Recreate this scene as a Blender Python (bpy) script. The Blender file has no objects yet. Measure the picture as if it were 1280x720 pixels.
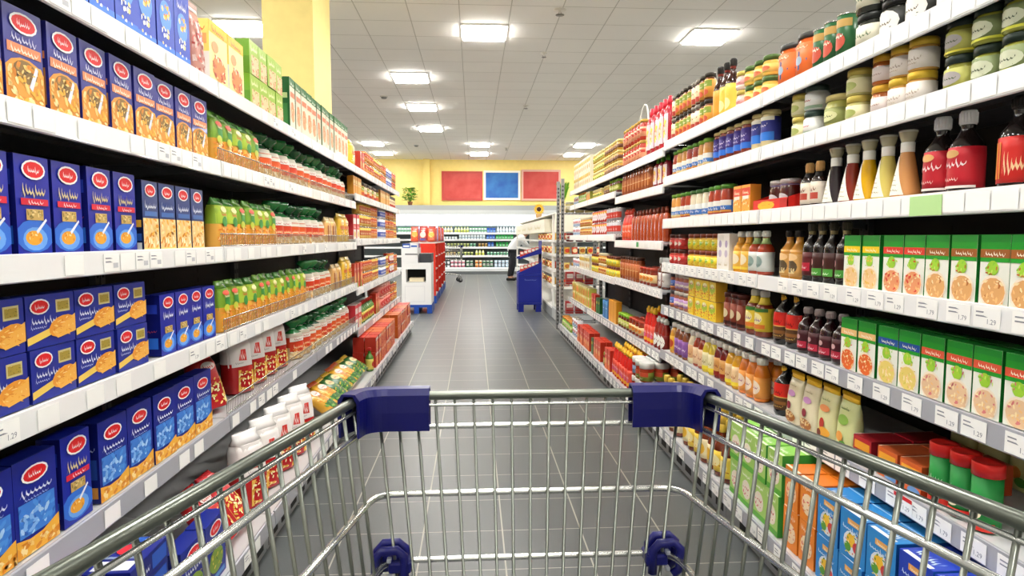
import bpy, bmesh, math, random
from mathutils import Vector, Matrix, Euler, noise
PI = math.pi
random.seed(11)
S = bpy.context.scene
COL = S.collection

# ------------------------------------------------------------------ materials
MATS = {}
def lin(h):
    h = h.lstrip('#')
    c = [int(h[i:i+2], 16)/255 for i in (0, 2, 4)]
    return tuple(x/12.92 if x <= .04045 else ((x+.055)/1.055)**2.4 for x in c) + (1,)
def M(hexcol, rough=.42, metal=0., coat=0., spec=.34, grain=0.):
    key = (hexcol, rough, metal, coat, spec, grain)
    if key in MATS: return MATS[key]
    m = bpy.data.materials.new('mat_' + hexcol.lstrip('#')); m.use_nodes = True
    b = m.node_tree.nodes['Principled BSDF']
    b.inputs['Base Color'].default_value = lin(hexcol)
    b.inputs['Roughness'].default_value = rough
    b.inputs['Metallic'].default_value = metal
    b.inputs['Coat Weight'].default_value = coat
    b.inputs['Specular IOR Level'].default_value = spec
    if grain:
        nt = m.node_tree; tc = nt.nodes.new('ShaderNodeTexCoord'); nz = nt.nodes.new('ShaderNodeTexNoise')
        nz.inputs['Scale'].default_value = 9.; nz.inputs['Detail'].default_value = 5
        mx = nt.nodes.new('ShaderNodeMix'); mx.data_type = 'RGBA'; mx.inputs[0].default_value = grain
        mx.inputs['A'].default_value = lin(hexcol)
        rp = nt.nodes.new('ShaderNodeMapRange'); rp.inputs['To Min'].default_value = .6; rp.inputs['To Max'].default_value = 1.3
        sc = nt.nodes.new('ShaderNodeVectorMath'); sc.operation = 'SCALE'; sc.inputs[0].default_value = lin(hexcol)[:3]
        nt.links.new(tc.outputs['Object'], nz.inputs['Vector']); nt.links.new(nz.outputs['Fac'], rp.inputs['Value'])
        nt.links.new(rp.outputs['Result'], sc.inputs['Scale']); nt.links.new(sc.outputs['Vector'], mx.inputs['B'])
        nt.links.new(mx.outputs['Result'], b.inputs['Base Color'])
    MATS[key] = m
    return m
def emit(name, col, strength):
    m = bpy.data.materials.new(name); m.use_nodes = True
    b = m.node_tree.nodes['Principled BSDF']
    b.inputs['Base Color'].default_value = (.9, .9, .9, 1)
    b.inputs['Emission Color'].default_value = col; b.inputs['Emission Strength'].default_value = strength
    return m
def grid_mat(name, base, line, sx, sy, w, ox, oy, rough, rough_l, var=.06, wx=None, bump=0., speck=0.):
    """tiles of sx by sy metres in object space with joint lines of width w"""
    m = bpy.data.materials.new(name); m.use_nodes = True; nt = m.node_tree; N = nt.nodes; L = nt.links
    b = N['Principled BSDF']; tc = N.new('ShaderNodeTexCoord'); sep = N.new('ShaderNodeSeparateXYZ')
    L.new(tc.outputs['Object'], sep.inputs[0])
    def math_(op, a, c=None, d=None):
        n = N.new('ShaderNodeMath'); n.operation = op
        for i, v in enumerate((a, c, d)):
            if v is None: continue
            if isinstance(v, (int, float)): n.inputs[i].default_value = v
            else: L.new(v, n.inputs[i])
        return n.outputs[0]
    def axis(out, s, o, ww):
        t = math_('DIVIDE', math_('SUBTRACT', out, o), s)
        f = math_('FRACT', t); e = math_('MINIMUM', f, math_('SUBTRACT', 1., f))
        return math_('LESS_THAN', e, ww/2/s), math_('FLOOR', t)
    lx, fx = axis(sep.outputs['X'], sx, ox, wx or w); ly, fy = axis(sep.outputs['Y'], sy, oy, w)
    ln = math_('MAXIMUM', lx, ly)
    cb = N.new('ShaderNodeCombineXYZ'); L.new(fx, cb.inputs[0]); L.new(fy, cb.inputs[1])
    wn = N.new('ShaderNodeTexWhiteNoise'); wn.noise_dimensions = '2D'; L.new(cb.outputs[0], wn.inputs['Vector'])
    nz = N.new('ShaderNodeTexNoise'); nz.inputs['Scale'].default_value = 2.2; nz.inputs['Detail'].default_value = 6; L.new(tc.outputs['Object'], nz.inputs['Vector'])
    nf = N.new('ShaderNodeTexNoise'); nf.inputs['Scale'].default_value = 170; nf.inputs['Detail'].default_value = 2; L.new(tc.outputs['Object'], nf.inputs['Vector'])
    k = math_('ADD', 1 - var*1.2 - speck*.5, math_('ADD', math_('MULTIPLY', wn.outputs['Value'], var), math_('ADD', math_('MULTIPLY', nz.outputs['Fac'], var*1.4), math_('MULTIPLY', nf.outputs['Fac'], speck))))
    sc = N.new('ShaderNodeVectorMath'); sc.operation = 'SCALE'; sc.inputs[0].default_value = lin(base)[:3]; L.new(k, sc.inputs['Scale'])
    mx = N.new('ShaderNodeMix'); mx.data_type = 'RGBA'; L.new(ln, mx.inputs[0]); L.new(sc.outputs[0], mx.inputs['A']); mx.inputs['B'].default_value = lin(line)
    L.new(mx.outputs['Result'], b.inputs['Base Color'])
    mr = N.new('ShaderNodeMapRange'); mr.inputs['To Min'].default_value = rough; mr.inputs['To Max'].default_value = rough_l
    L.new(ln, mr.inputs['Value']); L.new(mr.outputs['Result'], b.inputs['Roughness'])
    return m

# ------------------------------------------------------------------ mesh builder
class MB:
    def __init__(s): s.v = []; s.f = []; s.m = []; s.mats = []; s.sm = []
    def mi(s, m):
        if isinstance(m, str): m = M(m)
        if m not in s.mats: s.mats.append(m)
        return s.mats.index(m)
    def face(s, pts, m, smooth=False):
        b = len(s.v); s.v += [tuple(p) for p in pts]; s.f.append(tuple(range(b, b+len(pts)))); s.m.append(s.mi(m)); s.sm.append(smooth)
    def idx(s, vs, fs, m, smooth=False):
        b = len(s.v); s.v += [tuple(p) for p in vs]; k = s.mi(m)
        for f in fs: s.f.append(tuple(b+i for i in f)); s.m.append(k); s.sm.append(smooth)
    def box(s, x0, x1, y0, y1, z0, z1, m, top=None, front=None, sides=None, bottom=None):
        vs = [(x, y, z) for z in (z0, z1) for y in (y0, y1) for x in (x0, x1)]
        for f, mm in (((0, 2, 3, 1), bottom or m), ((4, 5, 7, 6), top or m), ((0, 1, 5, 4), front or m), ((2, 6, 7, 3), m), ((0, 4, 6, 2), sides or m), ((1, 3, 7, 5), sides or m)):
            s.idx([vs[i] for i in f], [(0, 1, 2, 3)], mm)
    def bbox_bevel(s, x0, x1, y0, y1, z0, z1, m, r=.004):
        bm = bmesh.new(); bmesh.ops.create_cube(bm, size=1)
        for v in bm.verts: v.co = Vector(((x0+x1)/2+v.co.x*(x1-x0), (y0+y1)/2+v.co.y*(y1-y0), (z0+z1)/2+v.co.z*(z1-z0)))
        bmesh.ops.bevel(bm, geom=bm.edges[:], offset=r, segments=2, affect='EDGES', profile=.5)
        s.idx([v.co[:] for v in bm.verts], [[v.index for v in f.verts] for f in bm.faces], m) if not bm.verts.index_update() else None
        bm.free()
    def tube(s, pts, r, m, n=8, closed=False, caps=True):
        P = [Vector(p) for p in pts]; K = len(P); rings = []
        up = Vector((0, 0, 1))
        prev = None
        for i in range(K):
            a = P[(i-1) % K] if closed or i else P[0]; b = P[(i+1) % K] if closed or i < K-1 else P[-1]
            t = (b-a).normalized()
            if prev is None:
                u = t.cross(up)
                if u.length < .05: u = t.cross(Vector((1, 0, 0)))
                u.normalize()
            else:
                u = prev - t*prev.dot(t); u.normalize()
            prev = u; w = t.cross(u)
            rr = r[i] if isinstance(r, (list, tuple)) else r
            rings.append([P[i]+(u*math.cos(2*PI*k/n)+w*math.sin(2*PI*k/n))*rr for k in range(n)])
        vs = [p for R in rings for p in R]; fs = []
        for i in range(K if closed else K-1):
            j = (i+1) % K
            for k in range(n): fs.append((i*n+k, i*n+(k+1) % n, j*n+(k+1) % n, j*n+k))
        if caps and not closed: fs += [tuple(range(n))[::-1], tuple((K-1)*n+k for k in range(n))]
        s.idx(vs, fs, m, True)
    def lathe(s, prof, mats, n=16, sx=1., sy=1., cx=0., cy=0., z0=0.):
        """prof [(r,z)]; mats one material or one per ring segment"""
        vs = [(cx+r*sx*math.cos(2*PI*k/n), cy+r*sy*math.sin(2*PI*k/n), z0+z) for r, z in prof for k in range(n)]
        K = len(prof); b = len(s.v); s.v += vs
        for i in range(K-1):
            mm = s.mi(mats[i] if isinstance(mats, list) else mats)
            for k in range(n):
                s.f.append((b+i*n+k, b+i*n+(k+1) % n, b+(i+1)*n+(k+1) % n, b+(i+1)*n+k)); s.m.append(mm); s.sm.append(True)
        for i, rev in ((0, True), (K-1, False)):
            if prof[i][0] > 1e-5:
                f = tuple(b+i*n+k for k in range(n)); s.f.append(f[::-1] if rev else f); s.m.append(s.mi(mats[0 if i == 0 else -1] if isinstance(mats, list) else mats)); s.sm.append(False)
    def sweep(s, path, prof, m, closed_prof=True, smooth=False):
        """profile [(offset to the left of travel, dz)] along a path"""
        P = [Vector(p) for p in path]; K = len(P); n = len(prof); vs = []
        for i in range(K):
            a = P[max(i-1, 0)]; b = P[min(i+1, K-1)]; t = b-a; t.z = 0; t.normalize(); l = Vector((-t.y, t.x, 0))
            vs += [P[i]+l*o+Vector((0, 0, z)) for o, z in prof]
        fs = []
        for i in range(K-1):
            for k in range(n if closed_prof else n-1): fs.append((i*n+k, (i+1)*n+k, (i+1)*n+(k+1) % n, i*n+(k+1) % n))
        fs += [tuple(range(n)), tuple((K-1)*n+k for k in range(n))[::-1]]
        s.idx(vs, fs, m, smooth)
    def add(s, o, mat=None):
        b = len(s.v); s.v += [tuple(mat @ Vector(p)) for p in o.v] if mat else o.v
        mp = [s.mi(x) for x in o.mats]
        s.f += [tuple(b+i for i in f) for f in o.f]; s.m += [mp[i] for i in o.m]; s.sm += o.sm
    def mesh(s, name, weld=False):
        me = bpy.data.meshes.new(name); me.from_pydata(s.v, [], s.f)
        for m in s.mats: me.materials.append(m)
        me.polygons.foreach_set('material_index', s.m); me.polygons.foreach_set('use_smooth', s.sm)
        me.update()
        if weld:
            bm = bmesh.new(); bm.from_mesh(me); bmesh.ops.remove_doubles(bm, verts=bm.verts[:], dist=1e-5); bmesh.ops.recalc_face_normals(bm, faces=bm.faces[:]); bm.to_mesh(me); bm.free()
        return me
    def build(s, name, parent=None, weld=False, loc=None):
        return obj(name, s.mesh(name, weld), parent, loc)
def obj(name, me, parent=None, loc=None):
    o = bpy.data.objects.new(name, me); COL.objects.link(o)
    if loc: o.location = loc
    if parent: o.parent = parent
    return o
def empty(name, loc=(0, 0, 0), rz=0.):
    o = bpy.data.objects.new(name, None); COL.objects.link(o); o.location = loc; o.rotation_euler = (0, 0, rz); o.empty_display_size = .05
    return o
def tag(o, label, cat, group=None):
    o['label'] = label; o['category'] = cat
    if group: o['group'] = group
    return o
def struct(o): o['kind'] = 'structure'; return o
def copy_tree(o, parent=None):
    c = o.copy(); COL.objects.link(c)
    if parent: c.parent = parent
    for ch in list(o.children): copy_tree(ch, c)
    return c
ORD1 = 'zeroth first second third fourth fifth sixth seventh eighth ninth tenth eleventh twelfth thirteenth fourteenth fifteenth sixteenth seventeenth eighteenth nineteenth'.split()
TENS = {2: 'twent', 3: 'thirt', 4: 'fort', 5: 'fift', 6: 'sixt', 7: 'sevent', 8: 'eight', 9: 'ninet'}
def ordw(n):
    if n < 20: return ORD1[n]
    t, u = divmod(n, 10)
    return TENS.get(t, 'hundred') + ('ieth' if u == 0 else 'y-' + ORD1[u])

# ------------------------------------------------------------------ printed art on a surface
def surf_box(w, d, h, side=None):
    if side == 'r': return lambda u, v, e: (w/2+e, -d/2+u*d, v*h)
    if side == 'l': return lambda u, v, e: (-w/2-e, d/2-u*d, v*h)
    if side == 't': return lambda u, v, e: (-w/2+u*w, -d/2+v*d, h+e)
    return lambda u, v, e: (-w/2+u*w, -d/2-e, v*h)
def prof_r(prof, z):
    for (r0, z0), (r1, z1) in zip(prof, prof[1:]):
        if z0 <= z <= z1 and z1 > z0: return r0+(r1-r0)*(z-z0)/(z1-z0)
    return prof[-1][0]
def surf_round(prof, z0, z1, sx=1., sy=1., span=PI*.92):
    def f(u, v, e):
        z = z0+v*(z1-z0); r = prof_r(prof, z)+e; a = -PI/2+(u-.5)*span
        return (r*sx*math.cos(a), r*sy*math.sin(a), z)
    return f
LAY = [0]
def art(mb, sf, items, flat=True, e0=.0006):
    e = e0
    for it in items:
        k = it[0]; e += .00018
        if k == 'r':
            _, u0, v0, u1, v1, c = it; nu = 1 if flat else max(2, int(abs(u1-u0)*8)); nv = 1 if flat else max(1, int(abs(v1-v0)*5))
            vs = [sf(u0+(u1-u0)*i/nu, v0+(v1-v0)*j/nv, e) for j in range(nv+1) for i in range(nu+1)]
            mb.idx(vs, [(j*(nu+1)+i, j*(nu+1)+i+1, (j+1)*(nu+1)+i+1, (j+1)*(nu+1)+i) for j in range(nv) for i in range(nu)], c, not flat)
        elif k == 'e':
            u, v, ru, rv, c = it[1:6]; rot = it[6] if len(it) > 6 else 0.; n = 14
            cs, sn = math.cos(rot), math.sin(rot)
            vs = [sf(u, v, e)]
            for q in ((.55, 1.) if not flat else (1.,)):
                for i in range(n):
                    a = 2*PI*i/n; x, y = ru*q*math.cos(a), rv*q*math.sin(a); vs.append(sf(min(max(u+x*cs-y*sn, .004), .996), min(max(v+x*sn+y*cs, .004), .996), e))
            fs = [(0, 1+i, 1+(i+1) % n) for i in range(n)]
            if not flat: fs += [(1+i, 1+n+i, 1+n+(i+1) % n, 1+(i+1) % n) for i in range(n)]
            mb.idx(vs, fs, c, not flat)
        elif k == 'q':
            mb.face([sf(u, v, e) for u, v in it[1]], it[2])
        elif k == 's':    # a line of small printed strokes
            _, u0, v0, u1, v1, c, n = it; rr = random.Random(int(u0*97+v0*131+n))
            hh = v1-v0; st = (u1-u0)/n; th = hh*.13; pts = []
            for i in range(n):
                amp = hh*(1. if i == 0 else rr.choice((.5, .55, .6, .95))); dip = hh*(.0 if rr.random() < .8 else -.25)
                for q in range(4):
                    a = q/4; pts.append((u0+st*(i+a+.22*math.sin(2*PI*a)), v0+dip*(1-a)+amp*(.5-.5*math.cos(2*PI*a))))
            for (a, b), (d, g) in zip(pts, pts[1:]):
                b, g = max(b, th+.006), max(g, th+.006); mb.face([sf(a-st*.08, b-th, e), sf(d-st*.08, g-th, e), sf(d+st*.1, g+th, e), sf(a+st*.1, b+th, e)], c)
        elif k == 'p':    # scattered food pieces
            _, u0, v0, u1, v1, cols, n, seed = it[:8]; el = it[8] if len(it) > 8 else 2.2; rr = random.Random(seed)
            for i in range(n):
                u, v = rr.uniform(u0, u1), rr.uniform(v0, v1); L_ = (u1-u0)*rr.uniform(.07, .13); W = L_/el*(u1-u0)/(u1-u0); a = rr.uniform(0, PI)
                asp = it[9] if len(it) > 9 else .55
                pts = []
                for q in range(6):
                    b = 2*PI*q/6; x, y = L_*math.cos(b), W*math.sin(b)
                    pts.append(sf(min(max(u+x*math.cos(a)-y*math.sin(a), u0), u1), min(max(v+(x*math.sin(a)+y*math.cos(a))*asp, v0), v1), e+.00004*(i % 4)))
                mb.face(pts, rr.choice(cols))
    return mb

# ------------------------------------------------------------------ product prototypes
class Proto:
    def __init__(s, kind, cat, desc, size, parts, group=None):
        s.kind, s.cat, s.desc, s.size, s.parts, s.group = kind, cat, desc, size, parts, group
        s.me = [(n, mb.mesh(n if i else kind), lb) for i, (n, mb, lb) in enumerate(parts)]
        one = MB()
        for _, mb, _ in parts: one.add(mb)
        s.far = one.mesh(kind)
    def make(s, loc, rz, full=True, tilt=0.):
        o = obj(s.kind, s.me[0][1] if full else s.far)
        o.location = loc
        o.rotation_euler = Euler((tilt, 0, rz), 'XYZ')
        if full:
            for n, me, lb in s.me[1:]:
                c = obj(n, me, o)
                if lb: c['label'] = lb
        return o
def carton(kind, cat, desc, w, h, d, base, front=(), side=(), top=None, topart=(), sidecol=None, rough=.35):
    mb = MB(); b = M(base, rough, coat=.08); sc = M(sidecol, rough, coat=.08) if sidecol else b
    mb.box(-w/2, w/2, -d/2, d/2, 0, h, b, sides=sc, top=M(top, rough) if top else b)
    # glued top flap and its seam
    mb.box(-w/2+.001, w/2-.001, -d/2+.001, -d/2+d*.52, h, h+.0012, M(top, rough) if top else b)
    art(mb, surf_box(w, d, h), front)
    for q in 'lr': art(mb, surf_box(w, d, h, q), side)
    art(mb, surf_box(w, d, h+.0012, 't'), topart)
    return Proto(kind, cat, desc, (w, d, h+.0016), [('carton', mb, None)])
def sup(a, n=3.2):
    c, s_ = math.cos(a), math.sin(a)
    return (abs(c)**(2/n)*(1 if c >= 0 else -1), abs(s_)**(2/n)*(1 if s_ >= 0 else -1))
def soft(levels, cols, n=22, seed=1, wr=.0016, e=3.0):
    """soft bag from levels [(z, half width, half depth)], cols per segment"""
    mb = MB(); vs = []; rr = random.Random(seed)
    for z, a, b in levels:
        for k in range(n):
            x, y = sup(2*PI*k/n, e)
            q = noise.noise(Vector((x*2.3+seed*7, y*2.3, z*38)))
            vs.append((x*(a+q*wr), y*(b+q*wr*1.6), z))
    base = len(mb.v); mb.v += vs
    for i in range(len(levels)-1):
        k_ = mb.mi(cols[i] if isinstance(cols, list) else cols)
        for k in range(n):
            mb.f.append((i*n+k, i*n+(k+1) % n, (i+1)*n+(k+1) % n, (i+1)*n+k)); mb.m.append(k_); mb.sm.append(True)
    for f, i in ((tuple(range(n))[::-1], 0), (tuple((len(levels)-1)*n+k for k in range(n)), -1)):
        mb.f.append(f); mb.m.append(mb.mi(cols[i] if isinstance(cols, list) else cols)); mb.sm.append(False)
    return mb
def surf_soft(levels, e=3.0):
    def f(u, v, ee):
        z = levels[0][0]+v*(levels[-1][0]-levels[0][0]); a = b = 0
        for (z0, a0, b0), (z1, a1, b1) in zip(levels, levels[1:]):
            if z0 <= z <= z1:
                t = (z-z0)/max(z1-z0, 1e-6); a = a0+(a1-a0)*t; b = b0+(b1-b0)*t; break
        x = (u-.5)*2*.97; y = (1-abs(x)**e)**(1/e)
        return (x*a, -(y*b+ee+.0022), z)
    return f
def pouch(kind, cat, desc, w, h, d, base, front, sealcol, rough=.28, seed=1):
    lv = [(0, w*.47, d*.46), (h*.03, w*.5, d*.5), (h*.25, w*.5, d*.5), (h*.5, w*.49, d*.45), (h*.72, w*.475, d*.31), (h*.86, w*.465, d*.13)]
    tp = [(h*.86, w*.465, d*.13), (h*.92, w*.465, .004), (h*.93, w*.47, .0025), (h, w*.475, .0025)]
    b = soft(lv, M(base, rough, coat=.4), seed=seed); art(b, surf_soft(lv), front, flat=False)
    t = soft(tp, M(sealcol, rough, coat=.4), seed=seed, wr=.0004)
    for i in range(14):
        x = -w*.46+w*.92*i/14; t.box(x, x+w*.02, -.0042, -.0024, h*.935, h*.995, M(sealcol, .5))
    return Proto(kind, cat, desc, (w, d, h), [('pouch', b, None), ('top_seal', t, None)])
def tied_bag(kind, cat, desc, w, h, d, base, front, topcol, clipcol='#d8d8d0', seed=1, flare=.4, band=None):
    lv = [(0, w*.46, d*.45), (h*.04, w*.5, d*.5), (h*.3, w*.5, d*.5), (h*.55, w*.49, d*.48), (h*.64, w*.42, d*.42), (h*.70, w*.22, d*.22), (h*.74, w*.12, d*.14)]
    tp = [(h*.74, w*.11, d*.13), (h*.8, w*.2, d*.22), (h*.9, w*flare, d*.36), (h*.98, w*flare*.95, d*.34), (h*.985, w*flare*.6, d*.2), (h*.92, w*.1, d*.1)]
    cb = M(base, .25, coat=.3); b = soft(lv, [cb, cb, M(band or base, .3, coat=.3), M('#d9d6c4', .3, coat=.3), M(topcol, .25, coat=.5), M(topcol, .25, coat=.5)], seed=seed); art(b, surf_soft(lv), front, flat=False)
    t = soft(tp, M(topcol, .25, coat=.5), seed=seed+3, wr=.009, e=2.2)
    c = MB(); c.lathe([(w*.115, h*.725), (w*.135, h*.73), (w*.135, h*.745), (w*.115, h*.75)], M(clipcol), 12, 1, d/w*1.15)
    return Proto(kind, cat, desc, (w, d, h), [('bag', b, None), ('gathered_top', t, None), ('tie', c, None)])
def block_bag(kind, cat, desc, w, h, d, base, front, topcol, seed=1, upper=None):
    """flat bottomed bag with a folded top"""
    lv = [(0, w*.48, d*.47), (h*.03, w*.5, d*.5), (h*.25, w*.5, d*.51), (h*.48, w*.49, d*.49), (h*.75, w*.48, d*.45), (h*.85, w*.46, d*.33)]
    tp = [(h*.85, w*.46, d*.33), (h*.93, w*.42, d*.14), (h*.97, w*.43, d*.09), (h, w*.43, d*.05)]
    cb = M(base, .25, coat=.5); b = soft(lv, [cb]*3+[M(upper or base, .3, coat=.3)]*2, seed=seed); art(b, surf_soft(lv), front, flat=False)
    t = soft(tp, M(topcol, .25, coat=.5), seed=seed+5, wr=.004)
    return Proto(kind, cat, desc, (w, d, h), [('bag', b, None), ('folded_top', t, None)])
def jar(kind, desc, r, h, fill, lid, label, lart=(), lidh=None, neck=.9, lab=(.2, .72), cat='jar', n=16):
    lh = lidh or .018; g = h-lh
    pr = [(r*.86, 0), (r, .006), (r, g*.78), (r*neck, g*.93), (r*neck*.97, g)]
    b = MB(); b.lathe(pr, M(fill, .16, coat=.6), n)
    l = MB(); rl = r*neck+.003; l.lathe([(rl, g-.004), (rl, h-.003), (rl-.003, h), (rl*.8, h-.001), (.0001, h-.001)], M(lid, .3, .25), n)
    parts = [('glass_jar', b, None), ('lid', l, None)]
    if label:
        z0, z1 = g*lab[0], g*lab[1]
        a = MB(); a.lathe([(r+.0008, z0), (r+.0008, z1)], M(label, .45), n); art(a, surf_round([(r+.0008, 0), (r+.0008, h)], z0, z1), lart, flat=False)
        a.f = [f for f, m_ in zip(a.f, a.m)]
        parts.append(('paper_label', a, None))
    return Proto(kind, cat, desc, (2*r+.002, 2*r+.002, h), parts)
def bottle(kind, desc, r, h, fill, cap, label, lart=(), shoulder=.62, neckr=.36, lab=(.08, .52), capf=.12, sx=1., cat='bottle', necklab=None, n=16, glass=.14):
    g = h*(1-capf); nr = r*neckr
    pr = [(r*.9, 0), (r, .006), (r, h*shoulder*.9), (r*.93, h*shoulder), (r*.62, h*(shoulder+.08)), (nr*1.15, h*(shoulder+.15)), (nr, g-.012), (nr*1.1, g-.008), (nr*1.1, g)]
    if h*(shoulder+.15) > g-.014: pr = [(r*.9, 0), (r, .006), (r, h*shoulder*.9), (r*.93, h*shoulder), (nr*1.6, h*(shoulder+.07)), (nr*1.1, g)]
    b = MB(); b.lathe(pr, M(fill, glass, coat=.6), n, sx=sx)
    c = MB(); cr = nr*1.28; c.lathe([(cr, g-.004), (cr, h-.004), (cr*.9, h), (.0001, h)], M(cap, .35), n)
    for i in range(n): 
        a = 2*PI*i/n; c.box(cr*math.cos(a)-.0012, cr*math.cos(a)+.0012, cr*math.sin(a)-.0012, cr*math.sin(a)+.0012, g, h-.006, M(cap, .35))
    parts = [('glass_body', b, None), ('cap', c, None)]
    if label:
        z0, z1 = h*lab[0], h*lab[1]
        a = MB(); a.lathe([(prof_r(pr, z0+(z1-z0)*i/4)+.0009, z0+(z1-z0)*i/4) for i in range(5)], M(label, .45), n, sx=sx)
        art(a, surf_round([(q+.0009, z) for q, z in pr], z0, z1, sx=sx), lart, flat=False)
        parts.append(('paper_label', a, None))
    if necklab:
        col, za, zb = necklab; a = MB(); a.lathe([(prof_r(pr, h*(za+(zb-za)*i/3))+.0008, h*(za+(zb-za)*i/3)) for i in range(4)], M(col, .4), n, sx=sx); parts.append(('neck_label', a, None))
    return Proto(kind, cat, desc, (2*r*max(sx, 1)+.002, 2*r+.002, h), parts)
def squeeze(kind, desc, w, h, d, fill, cap, label, lart, lab=(.15, .7)):
    """flat sided sauce bottle with a domed shoulder and a flip cap"""
    lv = [(0, w*.44, d*.44), (.006, w*.48, d*.48), (h*.3, w*.5, d*.5), (h*.55, w*.47, d*.47), (h*.7, w*.43, d*.44), (h*.78, w*.3, d*.36), (h*.82, w*.2, d*.28)]
    b = soft(lv, M(fill, .2, coat=.5), n=20, wr=0, e=2.4)
    l = MB()
    if label: 
        sf = surf_soft(lv, 2.4); art(l, lambda u, v, e: sf(.06+u*.88, lab[0]/.82+v*(lab[1]-lab[0])/.82, e), [('r', 0, 0, 1, 1, label)]+list(lart), flat=False)
    c = MB(); c.lathe([(w*.21, h*.815), (w*.22, h*.93), (w*.17, h*.94), (w*.16, h-.002), (.0001, h)], M(cap, .35), 14, 1, min(1., d/w*1.15))
    return Proto(kind, 'bottle', desc, (w, d, h), [('squeeze_body', b, None), ('flip_cap', c, None)]+([('front_label', l, None)] if label else []))
def cone_bottle(kind, desc, fill, band='#efece2', label='#f3efdf'):
    h = .2; r = .041
    pr = [(r*.92, 0), (r, .006), (r*.97, .02), (r*.42, .138), (r*.42, .142)]
    b = MB(); b.lathe(pr, M(fill, .14, coat=.6), 18)
    sh = MB(); sh.lathe([(r*.44, .136), (r*.45, .139), (r*.45, .163), (r*.42, .165)], M(band, .4), 18)
    st = MB(); st.lathe([(r*.40, .165), (r*.5, .176), (r*.58, .19), (r*.6, .193), (r*.6, .198), (r*.5, .2), (.0001, .2)], [M('#b9b292', .1, coat=.6)]*3+[M('#d9d8c8', .25)]*3, 18)
    l = MB(); sf = surf_round([(q+.001, z) for q, z in pr], .012, .125, span=PI*.9)
    art(l, sf, [('q', [], label)] if 0 else [], flat=False)
    nn = 6; nu = 6
    for j in range(nn):
        v0, v1 = j/nn, (j+1)/nn; t0, t1 = .5*(1-.7*v0), .5*(1-.7*v1)
        for i in range(nu):
            l.face([sf(.3+t0*i/nu, v0, .0004), sf(.3+t0*(i+1)/nu, v0, .0004), sf(.3+t1*(i+1)/nu, v1, .0004), sf(.3+t1*i/nu, v1, .0004)], M(label, .45))
    art(l, sf, [('s', .33, .12+.13*i, .33+.36*(1-.16*i), .17+.13*i, '#8a7a50', 6) for i in range(4)], flat=False)
    return Proto(kind, 'bottle', desc, (2*r+.002, 2*r+.002, h), [('glass_body', b, None), ('shoulder_band', sh, None), ('stopper', st, None), ('paper_label', l, None)])
def tin(kind, desc, r, h, col, lart, cat='can', rim='#c9c9c6'):
    b = MB(); pr = [(r*.97, 0), (r, .003), (r, h-.003), (r*.97, h)]
    b.lathe([(r, .004), (r, h-.004)], M(col, .35), 16); art(b, surf_round([(r, 0), (r, h)], .004, h-.004), lart, flat=False)
    es = []
    for z in (0, h-.005):
        e = MB(); e.lathe([(.0001, z+.002), (r*.9, z+.002), (r+.001, z), (r+.0015, z+.0025), (r+.001, z+.005), (r*.9, z+.003), (.0001, z+.003)], M(rim, .25, 1.), 16); es.append(('rim', e, None))
    return Proto(kind, cat, desc, (2*r+.004, 2*r+.004, h), [('can_wall', b, None)]+es)
def ketchup(kind, desc, fill, cap, label, lart, r=.036, h=.215):
    pr = [(r*.9, 0), (r, .008), (r, h*.36), (r*.92, h*.5), (r*.72, h*.68), (r*.48, h*.8), (r*.44, h*.83)]
    b = MB(); b.lathe(pr, M(fill, .2, coat=.5), 16)
    c = MB(); c.lathe([(r*.5, h*.825), (r*.52, h*.93), (r*.3, h*.95), (r*.24, h), (.0001, h)], M(cap, .35), 14)
    l = MB(); z0, z1 = h*.07, h*.5; l.lathe([(prof_r(pr, z0+(z1-z0)*i/4)+.0009, z0+(z1-z0)*i/4) for i in range(5)], M(label, .4), 16)
    art(l, surf_round([(q+.0009, z) for q, z in pr], z0, z1), lart, flat=False)
    return Proto(kind, 'bottle', desc, (2*r+.002, 2*r+.002, h), [('plastic_body', b, None), ('cap', c, None), ('paper_label', l, None)])

# ------------------------------------------------------------------ pasta packs (left row)
def badge(u=.5, v=.85, ru=.3, rv=.075):
    return [('e', u, v, ru*1.16, rv*1.25, '#f2f2f4'), ('e', u, v, ru, rv, '#e01c22'), ('s', u-ru*.62, v-rv*.3, u+ru*.6, v+rv*.4, '#f8f0f0', 7)]
PASTA = ['#f0b23c', '#e69a2c', '#f6cf78', '#d9841f', '#fbe0a0']
def box_orange():
    return carton('pasta_box', 'box', 'violet blue pasta box with orange pasta picture', .118, .208, .062, '#33358f',
        [('r', 0, 0, 1, .3, '#d98f2e'), ('e', .5, .3, .56, .2, '#e29a38'), ('e', .5, .36, .32, .12, '#8a6a34'), ('r', .06, .53, .94, .63, '#e08a5c'), ('s', .12, .55, .9, .62, '#fbe6d0', 9), ('p', .04, .02, .96, .45, PASTA, 46, 3), ('q', [(.66, .18), (.84, .42), (.78, .45), (.58, .22)], '#dfe4f2'), ('p', .25, .3, .75, .42, ['#5a4a2a', '#c08a30', '#f0d080'], 14, 9), ('s', .15, .66, .85, .73, '#d8d8f0', 8)] + badge(.5, .85, .31, .085),
        [('r', .1, .1, .9, .5, '#c2833a'), ('r', .1, .6, .9, .68, '#e08a5c')], top='#2c2f86', sidecol='#25287a')
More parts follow.
